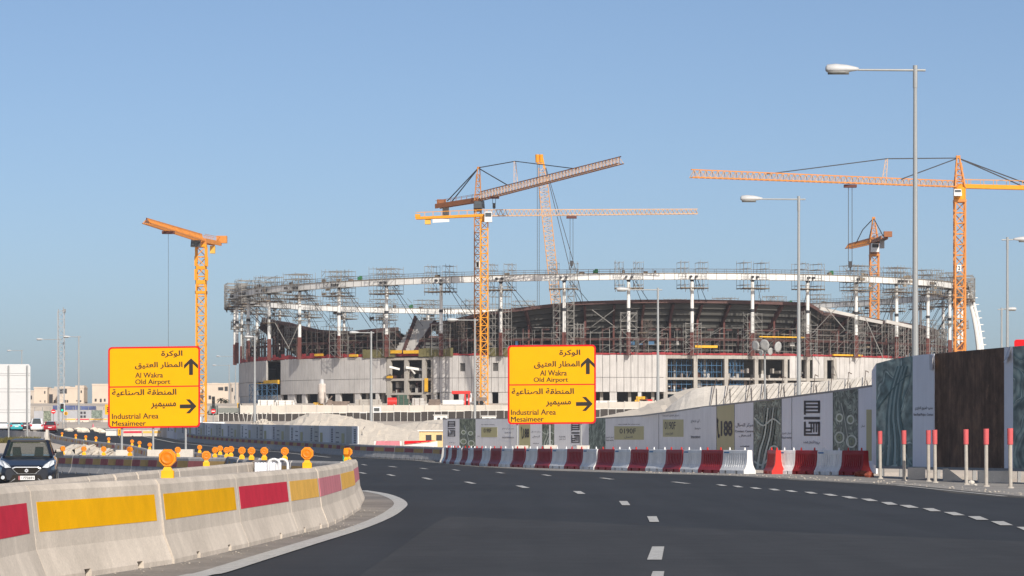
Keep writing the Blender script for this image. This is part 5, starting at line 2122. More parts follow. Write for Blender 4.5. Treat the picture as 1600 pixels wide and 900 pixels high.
for sy in (-3.2, 3.2):
    mb.box((c.x - 5, c.y + sy - .7, 10.7), (c.x + 5, c.y + sy + .7, 12.2))
mb.build("track", mTyre, root)
mb = MB()
mb.box((c.x - 4, c.y - 1.8, 12.2), (c.x + 6, c.y + 1.8, 15.2))
mb.build("machinery_house", mCraneY, root)
# numbers on the masts
for s, bx, base, Z, w, bg in (("1", (744.5, 409.5, 748, 417), bA, 729, 5, mPostW), ("2", (1497, 415.5, 1500.5, 422), bD, 598.8, 5, mPostW)):
    x0, y0, x1, y1 = bx
    Z = Z - .25
    rt = thing("number_plate", V((x0 + x1) / 2, y1, Z), "small white plate with number %s on the %s" % (s, "brown-jibbed crane's mast" if s == "1" else "right-hand orange crane's mast"), "number plate")
    mb = MB()
    q = [V(x0 - 1.6, y1 + 1.5, Z), V(x1 + 1.6, y1 + 1.5, Z), V(x1 + 1.6, y0 - 1.5, Z), V(x0 - 1.6, y0 - 1.5, Z)]
    mb.hexa(q, [p + Vector((0, .05, 0)) for p in q])
    mb.build("plate", bg, rt)
    mb = MB()
    write(mb, s, bx, lambda x, y: V(x, y, Z - .03), 0, .03)
    mb.build("numeral", mInk, rt)

# ------------------------------------------------------------------ building-site surroundings
# white site wall and dark mesh fence with white posts
wr = thing("site_wall", (PX(600, 697), 697, zg(697) - .5), "long white boundary wall at the foot of the stadium, above the dark fence", "wall")
mb = MB()
for x0, x1 in zip(range(376, 1040, 24), range(400, 1064, 24)):
    a, b = PX(x0, 698), PX(x1, 698)
    zt = V(0, 633 + rnd.uniform(-.4, .4) - (max(x0 - 800, 0) * .03), 698).z
    mb.box((a + .02, 697.9, zg(697) - .6), (b - .02, 698.05, zt), 0)
mb.build("panels", mSiteW, wr)
mb = MB()
for x0 in range(376, 1064, 24):
    a = PX(x0, 698)
    mb.box((a - .12, 697.75, zg(697) - .6), (a + .12, 697.88, V(0, 632 - (max(x0 - 800, 0) * .03), 698).z))
mb.build("posts", M("site_wall_post", (.55, .52, .47), .8), wr)
fc = thing("site_fence", (PX(560, 688), 688, zg(688)), "long dark mesh fence with white posts crossing the site", "fence")
mb, mp_ = MB(), MB()
x = 342.0
xs_ = []
while x < 1010:
    xs_.append(x)
    x += 7.5 if x < 420 else (10.6 if x < 700 else 12.5)
for a, b in zip(xs_, xs_[1:]):
    ya, yb = (646 - (max(a, 420) - 420) * .014), (646 - (max(b, 420) - 420) * .014)
    za, zb = V(a, ya, 688), V(b, yb, 688)
    g = zg(688)
    sag = rnd.uniform(-.1, .05)
    mb.hexa([(za.x + .03, 688, g + .1), (zb.x - .03, 688, g + .1), (zb.x - .03, 688, zb.z - .12 + sag), (za.x + .03, 688, za.z - .12 + sag)],
            [(za.x + .03, 688.05, g + .1), (zb.x - .03, 688.05, g + .1), (zb.x - .03, 688.05, zb.z - .12 + sag), (za.x + .03, 688.05, za.z - .12 + sag)])
for a in xs_:
    ya = 644.5 - (max(a, 420) - 420) * .014
    p = V(a, ya, 687.9)
    lean = rnd.uniform(-.5, .5) if a < 420 else rnd.uniform(-.08, .08)
    mp_.bar((p.x + lean, 687.85, zg(688) - .1), (p.x, 687.85, p.z), .085)
    mp_.bar((p.x, 687.85, p.z - .2), (p.x + 1.55, 687.85, p.z - .2), .09)
mb.build("mesh_panels", mDarkFence, fc)
mp_.build("fence_posts", mPostW, fc)


# sand heaps
def heap(name, pts_px, Z, depth, label, seed, mat=mHeap, rough=.12):
    """mound whose crest line follows pts_px; falls to the ground front and back"""
    r_ = random.Random(seed)
    root = MB()
    n = 56
    x0, x1 = pts_px[0][0], pts_px[-1][0]
    rows = []
    for j in range(15):
        f = j / 14.0 * 2 - 1
        row = []
        for k in range(n + 1):
            x = x0 + (x1 - x0) * k / n
            c = V(x, interp(pts_px, x), Z)
            yy = Z + f * depth
            base = zg(yy) - .25
            hgt = max(c.z - base, .05)
            edge_ = min(1, min(k, n - k) / 4)
            z = base + hgt * max(0, (1 - abs(f) ** 1.15)) * edge_ + (r_.uniform(-rough, rough) * .5 * min(1, hgt * .4) if abs(f) < .99 else 0)
            row.append((c.x * (yy / Z * .35 + .65) + r_.uniform(-.2, .2), yy + r_.uniform(-.3, .3) * depth / 14, z))
        rows.append(row)
    for a, b in zip(rows, rows[1:]):
        for k in range(n):
            root.poly([a[k], a[k + 1], b[k + 1], b[k]])
    return tag(root.build(name, mat, smooth=True), label, "sand heap", "heaps of sand on the site")


heap("sand_heap", [(425, 668), (450, 660), (472, 650), (485, 645.5), (500, 646), (520, 647), (545, 651), (575, 657), (600, 663), (640, 672), (690, 680)], 330, 38, "largest pale sand heap, rising above the low grey hoarding", 1)
heap("sand_heap", [(388, 664), (398, 659.5), (407, 655), (416, 655), (425, 660), (434, 664)], 420, 12, "small pale sand heap left of the largest one", 2)
heap("sand_heap", [(570, 684), (590, 672), (620, 664), (660, 658), (700, 655), (760, 655), (830, 656)], 400, 45, "low flat sand bank right of the largest heap, behind the grey hoarding corner", 3)
heap("sand_heap", [(880, 668), (930, 652), (970, 645), (1000, 637), (1030, 626), (1060, 614), (1085, 605), (1110, 604), (1300, 596), (1420, 590)], 300, 62, "long sand slope climbing to the right behind the curved grey hoarding", 4)

heap("sand_heap", [(84, 709), (98, 699), (115, 695), (135, 694.5), (155, 699), (178, 705), (196, 712)], 168, 16, "low stony sand mound behind the dark striped barriers, left of the sign feet", 6, rough=.3)

# blanket-covered slope with starter bars behind the hoarding
root = thing("covered_slope", (PX(1220, 240), 240, .2), "pale blanket-covered slope with dark starter bars, below the open concrete storeys", "embankment")
mb = MB()
crest = [(1040, 640), (1062, 622), (1085, 608), (1112, 603.5), (1200, 600), (1300, 594.5), (1370, 588), (1440, 583), (1520, 578)]
cols = list(range(1040, 1521, 10))
mS = M("slope_blanket", (.66, .61, .54), .95, var=.15, sc=.5, fine=.12, bump=.5, streak=.1)
prev = None
for x in cols:
    y = interp(crest, x)
    col = []
    for f in (0, .25, .5, .75, 1.0):
        Zf = 236 + 16 * f
        c = V(x, y, 252)
        zz = .2 + (c.z - .2) * f + rnd.uniform(-.06, .06)
        col.append(Vector((c.x - (1 - f) * 1.0, Zf + rnd.uniform(-.15, .15), zz)))
    col.append(Vector((col[-1].x + 2, 262, col[-1].z - .1)))
    col.append(Vector((col[-1].x + 2, 275, .2)))
    if prev:
        for k in range(len(col) - 1):
            mb.poly([prev[k], col[k], col[k + 1], prev[k + 1]])
    prev = col
mb.build("blanket", mS, root)
mb = MB()


def sl(x, f, out=.1):
    y = interp(crest, x)
    c = V(x, y, 252)
    return Vector((c.x - (1 - f), 236 + 16 * f - out, .2 + (c.z - .2) * f + out * .6))


for x in range(1110, 1380, 26):
    j = rnd.uniform(-4, 4)
    mb.bar(sl(x + j - 7, .45), sl(x + j + 3, 1.0) + Vector((.2, 0, .5)), .055)
    if rnd.random() < .8:
        mb.bar(sl(x + j + 8, .6), sl(x + j + 8, .95), .045)
        mb.bar(sl(x + j + 8, .62), sl(x + j + 24, .62), .045)
    mb.bar(sl(x + j + 3, 1.0) + Vector((.2, 0, .5)), sl(x + j + 8, 1.0) + Vector((.2, 0, .35)), .07)
mb.build("starter_bars", mScafD, root)
# shadow lines of the mesh, put on the blanket as thin grey bars
mb = MB()
for k in range(40):
    x = 1085 + k * 9
    if x + 60 > 1500:
        break
    for f0, f1 in ((.3, .55), (.55, .8), (.8, .98)):
        mb.bar(sl(x + (f0 - .3) * 90, f0, .05), sl(x + (f1 - .3) * 90, f1, .05), .04)
mb.build("mesh_shadow_lines", M("mesh_shadow_grey", (.33, .31, .28), .9), root)

# floodlight tower
root = thing("floodlight_tower", (PX(1195.5, 210), 210, 0), "site floodlight mast with several round white lamps above the grey hoarding", "floodlight")
mb = MB()
mb.tube((PX(1195.5, 210), 210, 0), V(1195, 545, 210), .09, .06, 8)
mb.bar(V(1182, 546, 210), V(1214, 546, 210), .09)
mb.bar(V(1186, 552, 210), V(1206, 552, 210), .07)
mb.build("pole", mPole, root)
for x, y, r, dx in ((1180, 540, 8, -1.1), (1194.5, 539, 9, -.7), (1216, 542, 8.5, 1.0), (1204, 549, 6, .9), (1189, 551, 5, -1.3)):
    mb = MB()
    c = V(x, y, 209.6)
    ax = Vector((dx, -.9, -.15)).normalized()
    s = ax.cross(Vector((0, 0, 1))).normalized()
    u = s.cross(ax).normalized()
    R_ = r / F * 210
    rings = []
    for q, w in ((-.9, .12), (-.75, .45), (-.4, .8), (0, 1), (.05, .97), (.03, .6), (.0, .05)):
        rings.append([c + ax * (q * R_ * .8) + (s * cos(2 * pi * k / 14) + u * sin(2 * pi * k / 14)) * (R_ * w) for k in range(14)])
    mb.loft(rings)
    mb.build("floodlamp", M("floodlamp_grey", (.40, .40, .39), .5, var=.15, sc=6), root, smooth=True)
mb = MB()
for k in range(16):
    mb.cbox(V(1198.3, 608 + k * 3.0, 209.9), (.09, .09, .07))
mb.build("cable_chain", mCable, root)

# cement silo
Z = 712
c = V(503, 632, Z)
root = thing("cement_silo", (c.x, Z, zg(Z)), "white rust-stained cement silo standing before the drum wall", "silo")
mb = MB()
n = 16
rings = []
for y, r in ((630, .5), (622, .9), (615, 6.2 / F * Z), (601, 6.2 / F * Z), (599.5, 5.5 / F * Z)):
    z = V(0, y, Z).z
    rings.append([(c.x + r * cos(2 * pi * k / n), Z + r * sin(2 * pi * k / n), z) for k in range(n)])
mb.loft(rings)
mb.build("tank", mRust, root)
mb = MB()
z = V(0, 599.5, Z).z
mb.tube((c.x, Z, z), (c.x, Z, z + 1.0), .55, .4, 10)
mb.build("filter_cap", mHead, root)
for sx in (-1, 1):
    for sy in (-1, 1):
        mb = MB()
        mb.bar((c.x + sx * .75, Z + sy * .75, zg(Z)), (c.x + sx * .75, Z + sy * .75, V(0, 613, Z).z), .14)
        mb.build("leg", mScafD, root)
mb = MB()
mb.bar((c.x + .9, Z, zg(Z) + .3), (c.x + 2.4, Z - .3, zg(Z) + 2.2), .25)
mb.box((c.x + 1.3, Z - .5, zg(Z)), (c.x + 2.4, Z + .4, zg(Z) + 1.3))
mb.build("screw_feeder", mGreyBrown, root)


# ------------------------------------------------------------------ vehicles
WSG = M("windscreen_glass", (.05, .075, .07), .04, var=0, spec=.6)
WSG.node_tree.nodes["Principled BSDF"].inputs["Alpha"].default_value = .42


def car(label, paint, body_mats=None, L=4.0, W=1.735, Hc=1.50, rear=False, detail=False, suv=False, nm="parked_car", cat="car", grp=None):
    """car with its nose towards -Y at the origin"""
    r = thing(nm, (0, 0, 0), label, cat, grp)
    hl, hw = L / 2, W / 2
    bonnet = .97 if not suv else 1.05
    nose = .72 if not suv else .9
    # lower body stations: y, half width at sill / belt, sill z, deck z, deck half width
    st = [(-hl, .62, .30, nose - .08, .50), (-hl + .08, .74, .22, nose, .62), (-hl + .35, .83, .17, nose + .07, .68), (-hl + .75, hw, .17, nose + .16, .70), (-hl + 1.15, hw, .17, bonnet, .72),
          (-hl + 1.5, hw, .17, bonnet + .02, .74), (0.3, hw, .17, bonnet + .03, .74), (hl - .9, hw, .18, bonnet + .06, .73), (hl - .3, hw * .98, .22, bonnet + .06, .70), (hl - .05, hw * .93, .32, bonnet - .02, .66), (hl, hw * .85, .42, bonnet - .12, .6)]
    rings = []
    for y, w, z0, z1, dw in st:
        zb = z0 + (z1 - z0) * .62
        zc = z0 + (z1 - z0) * .86
        half = [(w * .90, z0), (w * .985, z0 + .10), (w, zb), (w * .97, zc), (dw + (w - dw) * .35, z1 - .015), (dw * .6, z1 + .012)]
        rings.append([(-a, y, z) for a, z in half] + [(a, y, z) for a, z in reversed(half)])
    mb = MB()
    mb.loft(rings)
    # greenhouse shell: roof and pillars
    wy, ry0, ry1, by = -hl + 1.22, -hl + 1.95, hl - (.95 if not suv else .35), hl - (.25 if not suv else .08)
    bw, tw = .70, .555
    zb = bonnet - .02

    def ring(y0, y1, f):
        return None
    roof = [[(-tw, ry0, Hc - .05), (-tw * .7, ry0 - .04, Hc - .01), (tw * .7, ry0 - .04, Hc - .01), (tw, ry0, Hc - .05)],
            [(-tw - .02, 0.1, Hc - .03), (-tw * .7, 0.1, Hc + .02), (tw * .7, .1, Hc + .02), (tw + .02, .1, Hc - .03)],
            [(-tw, ry1, Hc - .09), (-tw * .7, ry1, Hc - .05), (tw * .7, ry1, Hc - .05), (tw, ry1, Hc - .09)]]
    for a, b in zip(roof, roof[1:]):
        for k in range(3):
            mb.poly([a[k], a[k + 1], b[k + 1], b[k]])
            mb.poly([(p[0], p[1], p[2] - .04) for p in (b[k], b[k + 1], a[k + 1], a[k])])
    for sx in (-1, 1):
        mb.bar((sx * bw, wy, zb), (sx * tw, ry0, Hc - .05), .085)
        mb.bar((sx * (bw + .01), .15, zb), (sx * (tw + .02), .1, Hc - .04), .09)
        mb.bar((sx * bw, by, zb + .05), (sx * tw, ry1, Hc - .08), .13)
        mb.bar((sx * tw, ry0, Hc - .06), (sx * tw, ry1, Hc - .09), .07)
        mb.bar((sx * (bw + .02), wy, zb), (sx * (bw + .02), by, zb + .04), .06)
    mb.bar((-tw, ry0, Hc - .04), (tw, ry0, Hc - .04), .06)
    bo = mb.build("body", paint, r, smooth=True)
    bo.data.set_sharp_from_angle(angle=radians(28))
    # windows
    mb = MB()
    mb.poly([(-bw + .02, wy + .02, zb + .01), (bw - .02, wy + .02, zb + .01), (tw - .03, ry0 + .01, Hc - .07), (-tw + .03, ry0 + .01, Hc - .07)])
    mb.build("windscreen", WSG if detail else mGlass, r)
    mb = MB()
    mb.poly([(bw - .02, by - .02, zb + .08), (-bw + .02, by - .02, zb + .08), (-tw + .05, ry1, Hc - .12), (tw - .05, ry1, Hc - .12)])
    mb.build("rear_window", WSG if detail else mGlass, r)
    for sx in (-1, 1):
        mb = MB()
        q = [(sx * (bw - .005), wy + .1, zb + .02), (sx * (bw - .005), by - .12, zb + .05), (sx * (tw - .005), ry1 - .02, Hc - .12), (sx * (tw - .005), ry0 + .06, Hc - .09)]
        mb.poly(q if sx > 0 else q[::-1])
        mb.build("side_window", mGlass, r)
    for sx in (-1, 1):
        for y in (-hl + .78, hl - .75):
            mb = MB()
            mb.tube((sx * (hw - .20), y, .30), (sx * (hw + .005), y, .30), .30, .30, 18)
            w_ = mb.build("wheel", mTyre, r)
            mb = MB()
            mb.tube((sx * (hw + .0), y, .30), (sx * (hw + .012), y, .30), .19, .18, 14)
            mb.build("rim", mGalv, w_)
    for sx in (-1, 1):
        mb = MB()
        mb.hexa([(sx * (hw - .06), wy + .28, zb + .02), (sx * (hw + .20), wy + .26, zb + .04), (sx * (hw + .20), wy + .36, zb + .04), (sx * (hw - .06), wy + .4, zb + .02)],
                [(sx * (hw - .02), wy + .28, zb + .15), (sx * (hw + .18), wy + .26, zb + .20), (sx * (hw + .18), wy + .36, zb + .20), (sx * (hw - .02), wy + .4, zb + .15)])
        mb.build("door_mirror", mCab if detail else paint, r)
    # lamps
    for sx in (-1, 1):
        mb = MB()
        f0 = [(sx * .46, -hl - .005, .66), (sx * .62, -hl + .045, .655), (sx * .80, -hl + .26, .76), (sx * .80, -hl + .36, .885), (sx * .70, -hl + .20, .865), (sx * .54, -hl + .03, .76)]
        f0 = [Vector(p) + Vector((0, -.03, 0)) for p in f0]
        b0 = [p + Vector((-sx * .02, .12, 0)) for p in f0]
        n = len(f0)
        mb.add(f0 + b0, [(0, 1, 4, 5), (1, 2, 3, 4)] + [(k, n + k, n + (k + 1) % n, (k + 1) % n) for k in range(n)])
        mb.build("headlight", mLampG, r)
        mb = MB()
        mb.box((sx * .72 - .11, hl - .10, bonnet - .30), (sx * .72 + .11, hl + .012, bonnet - .08))
        mb.build("tail_light", mSignR, r)
    mb = MB()
    yy = hl + .015 if rear else -hl - .03
    pl = mb
    pl.box((-.24, yy - .01, .30 if not rear else .62), (.24, yy + .01, .42 if not rear else .74))
    p_ = pl.build("licence_plate", mWPlas, r)
    if detail:
        g = MB()
        y = -hl - .035
        hexg = [(-.40, .60), (-.43, .645), (-.34, .685), (.34, .685), (.43, .645), (.40, .60), (.27, .475), (-.27, .475)]
        inn = [(a * .925, .575 + (b - .575) * .82) for a, b in hexg]
        n = 8
        A = [(a, y - .01, b) for a, b in hexg]
        B = [(a, y - .02, b) for a, b in inn]
        Cc = [(a, y + .03, b) for a, b in hexg]
        g.add(A + B + Cc, [(k, n + k, n + (k + 1) % n, (k + 1) % n) for k in range(n)] + [(k, (k + 1) % n, 2 * n + (k + 1) % n, 2 * n + k) for k in range(n)])
        gr = g.build("grille_surround", mChrome, r)
        g = MB()
        g.poly([(a, y - .006, b) for a, b in inn])
        for z in (.53, .57, .61, .65):
            g.box((-.34, y - .018, z), (.34, y - .008, z + .012))
        g.build("grille", mHole, r)
        g = MB()      # chrome emblem: a slanted S of two wedges
        s = .062
        for pts in ([(-1, .1), (0, 1), (1, .25), (.45, -.15), (.0, .25), (-.45, -.1 + .25)], [(1, -.1), (0, -1), (-1, -.25), (-.45, .15), (.0, -.25), (.45, .1 - .25)]):
            g.poly([(a * s, y - .03, .575 + b * s) for a, b in pts])
        g.build("emblem", mChrome, r)
        g = MB()      # lower intake and lip
        g.hexa([(-.52, y + .004, .22), (.52, y + .004, .22), (.40, y + .004, .45), (-.40, y + .004, .45)], [(-.52, y + .06, .22), (.52, y + .06, .22), (.40, y + .06, .45), (-.40, y + .06, .45)])
        g.build("lower_intake", mHole, r)
        for sx in (-1, 1):
            g = MB()
            g.hexa([(sx * .60, -hl - .012, .27), (sx * .80, -hl + .10, .30), (sx * .80, -hl + .13, .46), (sx * .58, -hl - .02, .43)], [(sx * .60, -hl + .1, .27), (sx * .80, -hl + .2, .30), (sx * .80, -hl + .22, .46), (sx * .58, -hl + .1, .43)])
            hb = g.build("fog_lamp_recess", mHole, r)
            g = MB()
            g.tube((sx * .69, -hl - .01, .37), (sx * .69, -hl + .06, .37), .055, .055, 14)
            g.build("fog_lamp", mLampG, hb)
            g = MB()
            g.hexa([(sx * .47, -hl - .045, .24), (sx * .50, -hl - .045, .22), (sx * .34, -hl - .045, .34), (sx * .33, -hl - .045, .33)], [(sx * .47, -hl - .02, .24), (sx * .50, -hl - .02, .22), (sx * .34, -hl - .02, .34), (sx * .33, -hl - .02, .33)])
            g.build("bumper_trim", mChrome, r)
        pb = MB()
        pb.box((-.24, yy - .014, .30), (-.185, yy - .011, .42))
        pb.build("plate_band", mMaroon, p_)
        pt = MB()
        write(pt, "773691", (0, 0, 1, 1), lambda u, v: Vector((-.10 + .31 * u, yy - .014, .395 - .07 * v)), 0, .02)
        write(pt, "-L", (0, 0, 1, 1), lambda u, v: Vector((-.17 + .05 * u, yy - .014, .385 - .04 * v)), 0, .02)
        pt.build("plate_number", mInk, p_)
        # bonnet crease lines, seats behind the glass
        g = MB()
        for sx in (-1, 1):
            g.hexa([(sx * .30 - .13, -.5, .75), (sx * .30 + .13, -.5, .75), (sx * .30 + .15, -.35, .75), (sx * .30 - .15, -.35, .75)], [(sx * .34 - .12, -.30, 1.27), (sx * .34 + .12, -.30, 1.27), (sx * .34 + .12, -.2, 1.27), (sx * .34 - .12, -.2, 1.27)])
        g.build("front_seats", mHole, r)
        g = MB()
        g.box((-.7, wy + .02, bonnet - .05), (.7, wy + .75, bonnet + .035))
        g.build("dashboard", mHole, r)
    return r


mCarBlue = M("car_paint_dark_blue", (.014, .018, .028), .28, var=0, coat=.9, spec=.5)
mCarRed = M("car_paint_red", (.30, .012, .02), .3, var=0, coat=.8)
mCarWhite = M("car_paint_white", (.72, .73, .74), .35, var=0, coat=.5)
mCarTeal = M("car_paint_teal", (.05, .38, .42), .3, var=0, coat=.6)
mCarDark = M("car_paint_dark", (.05, .035, .045), .3, var=0, coat=.8)
c0 = car("dark blue hatchback with chrome-edged grille facing the viewer behind the near barriers", mCarBlue, detail=True, nm="hatchback_car")
zc = 90.6
c0.location = (PX(27.5, zc), zc + 2.0, .02)
c0.rotation_euler = (0, 0, radians(7.5))
FAR = [("white car at the far left edge, lowest above the dark barriers", mCarWhite, 3, 434, False, 4.2, 1.45, 1), ("teal car with red tail lights between two posts of the white sign's back", mCarTeal, 24, 430, False, 4.2, 1.45, 2),
       ("dark maroon car queuing beside the white one, behind the white sign's post", mCarDark, 41, 440, False, 4.4, 1.45, 3), ("white off-road car seen from behind, left of the red car", mCarWhite, 58.5, 428, True, 4.7, 1.85, 4),
       ("red car seen from behind at the head of the queue", mCarRed, 79, 424, False, 4.5, 1.5, 5)]
for lab, pm, x, Z, suv, L, Hc, k in FAR:
    o = car(lab, pm, L=L, Hc=Hc, rear=True, suv=suv, W=1.8, nm="parked_car", grp="cars queuing far down the road")
    o.location = (PX(x, Z), Z, zg(Z) + .03)
    o.rotation_euler = (0, 0, pi + (radians(14) if k in (1, 2) else radians(6)))


def truck(label, px, Z, zb, cab, bed, L=7.5, flip=1, hbox=2.0, nm="site_truck"):
    r = thing(nm, (PX(px, Z), Z, zb), label, "truck", None)
    x0 = PX(px, Z)
    mb = MB()
    mb.hexa([(x0 - flip * L / 2, Z - 1.2, zb + .7), (x0 - flip * (L / 2 - 2.0), Z - 1.2, zb + .7), (x0 - flip * (L / 2 - 2.0), Z + 1.2, zb + .7), (x0 - flip * L / 2, Z + 1.2, zb + .7)],
            [(x0 - flip * (L / 2 - .35), Z - 1.1, zb + 2.7), (x0 - flip * (L / 2 - 2.0), Z - 1.1, zb + 2.7), (x0 - flip * (L / 2 - 2.0), Z + 1.1, zb + 2.7), (x0 - flip * (L / 2 - .35), Z + 1.1, zb + 2.7)])
    cb_ = mb.build("cab", cab, r)
    mb = MB()
    mb.box((min(x0 - flip * (L / 2 - .6), x0 - flip * (L / 2 - 1.8)), Z - 1.22, zb + 1.7), (max(x0 - flip * (L / 2 - .6), x0 - flip * (L / 2 - 1.8)), Z - 1.1, zb + 2.45))
    mb.build("window", mGlass, cb_)
    mb = MB()
    a, b = sorted((x0 - flip * (L / 2 - 2.15), x0 + flip * L / 2))
    mb.box((a, Z - 1.2, zb + .9), (b, Z + 1.2, zb + .9 + hbox))
    mb.build("cargo_bed", bed, r)
    for x in (x0 - flip * (L / 2 - 1), x0 + flip * (L / 2 - 1.2), x0 + flip * (L / 2 - 2.4)):
        mb = MB()
        mb.tube((x, Z - 1.25, zb + .5), (x, Z + 1.25, zb + .5), .5, .5, 12)
        mb.build("wheel", mTyre, r)
    return r


truck("white flat-sided pickup truck at the site wall left of the white wall stretch", 578, 694, zg(694), mCarWhite, mCarWhite, 5.6, -1, .5)
truck("white lorry beside the red-roofed shelter at the drum wall", 742, 718, zg(718), mCarWhite, mGreyBrown, 5.5, 1, .9)
truck("white van parked beyond the low hoarding, right of the left yellow sign", 322, 395, zg(395), mCarWhite, mCarWhite, 5.0, 1, 1.1)
truck("grey lorry by the left end of the dark fence", 352, 700, zg(700) - .8, M("lorry_grey", (.20, .21, .19), .7), M("lorry_grey", (.2, .2, .2)), 7.5, 1, 1.2)

# red-roofed shelter, tank, generator, stacks at the drum foot
root = thing("loading_shelter", (PX(720, 716), 716, zg(716)), "red steel shelter frame over a white trailer before the drum wall", "shelter")
g0 = zg(716)
mb = MB()
a, b = PX(706, 716), PX(735, 716)
mb.box((a, 714.5, g0 + 2.6), (b, 717.5, g0 + 3.3))
mb.build("canopy", mRPlasB, root)
for x in (b - .35, b - 1.2):
    mb = MB()
    mb.box((x - .18, 714.6, g0 - .2), (x + .18, 715, g0 + 2.6))
    mb.build("post", mRPlasB, root)
mb = MB()
mb.box((PX(692, 716), 714.2, g0 + .1), (b - 1.6, 716.5, g0 + 1.2))
mb.build("trailer", mPostW, root)
ITEMS = [("storage_tank", "red fuel tank on the ground before the open storeys", "tank", 613, 621, 627, mRPlasB, 2.2), ("generator_set", "dark green generator right of the red tank", "generator", 631, 617, 630, M("dull_green", (.05, .09, .065), .8, var=.3), 3.4),
         ("pallet_stack", "pale pallet stack right of the green generator", "pallet stack", 656, 622, 629, mTerr, 3.6), ("timber_stack", "brown timber stack before the drum wall, left of the red shelter", "timber stack", 680, 624, 629, mGreyBrown, 3.2),
         ("block_stack", "white block stack at the wall foot beside the blue scaffold", "block stack", 418, 625, 633, mPostW, 4.6), ("block_stack", "longer white block stack right of the blue scaffold", "block stack", 446, 625.5, 633, mPostW, 4.6),
         ("pallet_stack", "grey pallet stack left of the red tank at the wall foot", "pallet stack", 577, 624, 630, mConcG, 6.4), ("steel_stack", "brown steel bar stack right of the cement silo", "steel stack", 533, 627, 632, mGreyBrown, 4.5),
         ("cement_bags", "yellow pile of bags at the foot of the cement silo", "bag pile", 498, 629, 633.5, mYelNet, 2.4), ("site_barrier", "red low barrier beside the sand slope, right of the second sign", "site barrier", 1012, 624, 628, mRPlasB, 4.0),
         ("block_stack", "white block stack at the drum foot right of the second sign", "block stack", 950, 626, 631.5, mPostW, 6.0), ("timber_stack", "yellow board stack at the drum foot near the open storeys", "timber stack", 1003, 619.5, 623, mYelNet, 3.2)]
for nm, lab, cat, px, yt, yb, m, w in ITEMS:
    Z = 713
    x = PX(px, Z)
    zt, z0 = V(0, yt, Z).z, zg(Z) - .3
    r = thing(nm, (x, Z, z0), lab, cat)
    n = 3
    hh = (zt - z0) / n
    mb = MB()
    if "tank" in nm:
        mb.tube((x - w / 2, Z, z0 + hh * 1.6), (x + w / 2, Z, z0 + hh * 1.6), hh * 1.4, hh * 1.4, 14)
        mb.build("shell", m, r)
        mb = MB()
        for s in (-.3, .3):
            mb.box((x + s * w - .15, Z - .7, z0), (x + s * w + .15, Z + .7, z0 + hh * .7))
        mb.build("saddle", mGreyBrown, r)
    else:
        for k in range(n):
            o_ = rnd.uniform(-.15, .15)
            mb.box((x - w / 2 + o_ + .08 * k, Z - .7, z0 + hh * k + .03), (x + w / 2 + o_ - rnd.uniform(.1, .5) * k, Z + .7, z0 + hh * (k + 1)))
        mb.build("stack", m, r)
        for s in (-.35, 0, .35):
            mb = MB()
            mb.box((x + s * w - .06, Z - .78, z0), (x + s * w + .06, Z - .71, zt - hh * .2))
            mb.build("upright", mGreyBrown, r)

# excavator and wheel loader on the left
Z = 700
x0 = PX(380, Z)
g0 = zg(Z) - .6
root = thing("excavator", (x0, Z, g0), "orange excavator with raised arm left of the stadium wall", "excavator")
mb = MB()
mb.box((x0 - 1.6, Z - 1.3, g0 + .1), (x0 + 1.6, Z + 1.3, g0 + .9))
mb.build("track", mTyre, root)
mb = MB()
mb.box((x0 - .2, Z - 1.2, g0 + .95), (x0 + 1.8, Z + 1.2, g0 + 2.3))
mb.build("body", mYelNet, root)
mb = MB()
mb.box((x0 - 1.0, Z - 1.1, g0 + .95), (x0 - .25, Z + .2, g0 + 2.9))
mb.build("cab", mCab, root)
mb = MB()
mb.bar((x0 - .2, Z - .6, g0 + 1.3), (x0 - 1.2, Z - .6, g0 + 3.0), .36, caps=True)
mb.bar((x0 - 1.15, Z - .6, g0 + 3.0), (x0 - .95, Z - .6, g0 + .5), .34, caps=True)
mb.build("arm", mYelNet, root)

# site cabins and red-white barriers by the sand, right of the largest heap
def cabin(label, x0, x1, yt, yb, Z, mat, mroof):
    a, b = PX(x0, Z), PX(x1, Z)
    zt, z0 = V(0, yt, Z).z, zg(Z)
    r = thing("site_cabin", ((a + b) / 2, Z, z0), label, "site cabin", "site cabins behind the sand")
    mb = MB()
    mb.box((a, Z, z0), (b, Z + 3, zt - .12))
    mb.build("wall", mat, r)
    mb = MB()
    mb.box((a - .15, Z - .15, zt - .118), (b + .15, Z + 3.15, zt))
    mb.build("roof", mroof, r)
    w = (b - a)
    h = zt - z0
    for k in range(2):
        mb = MB()
        xx = a + w * (.25 + .4 * k)
        mb.box((xx, Z - .03, z0 + h * .45), (xx + w * .22, Z - .001, z0 + h * .75))
        mb.build("window", mWin, r)
    return r


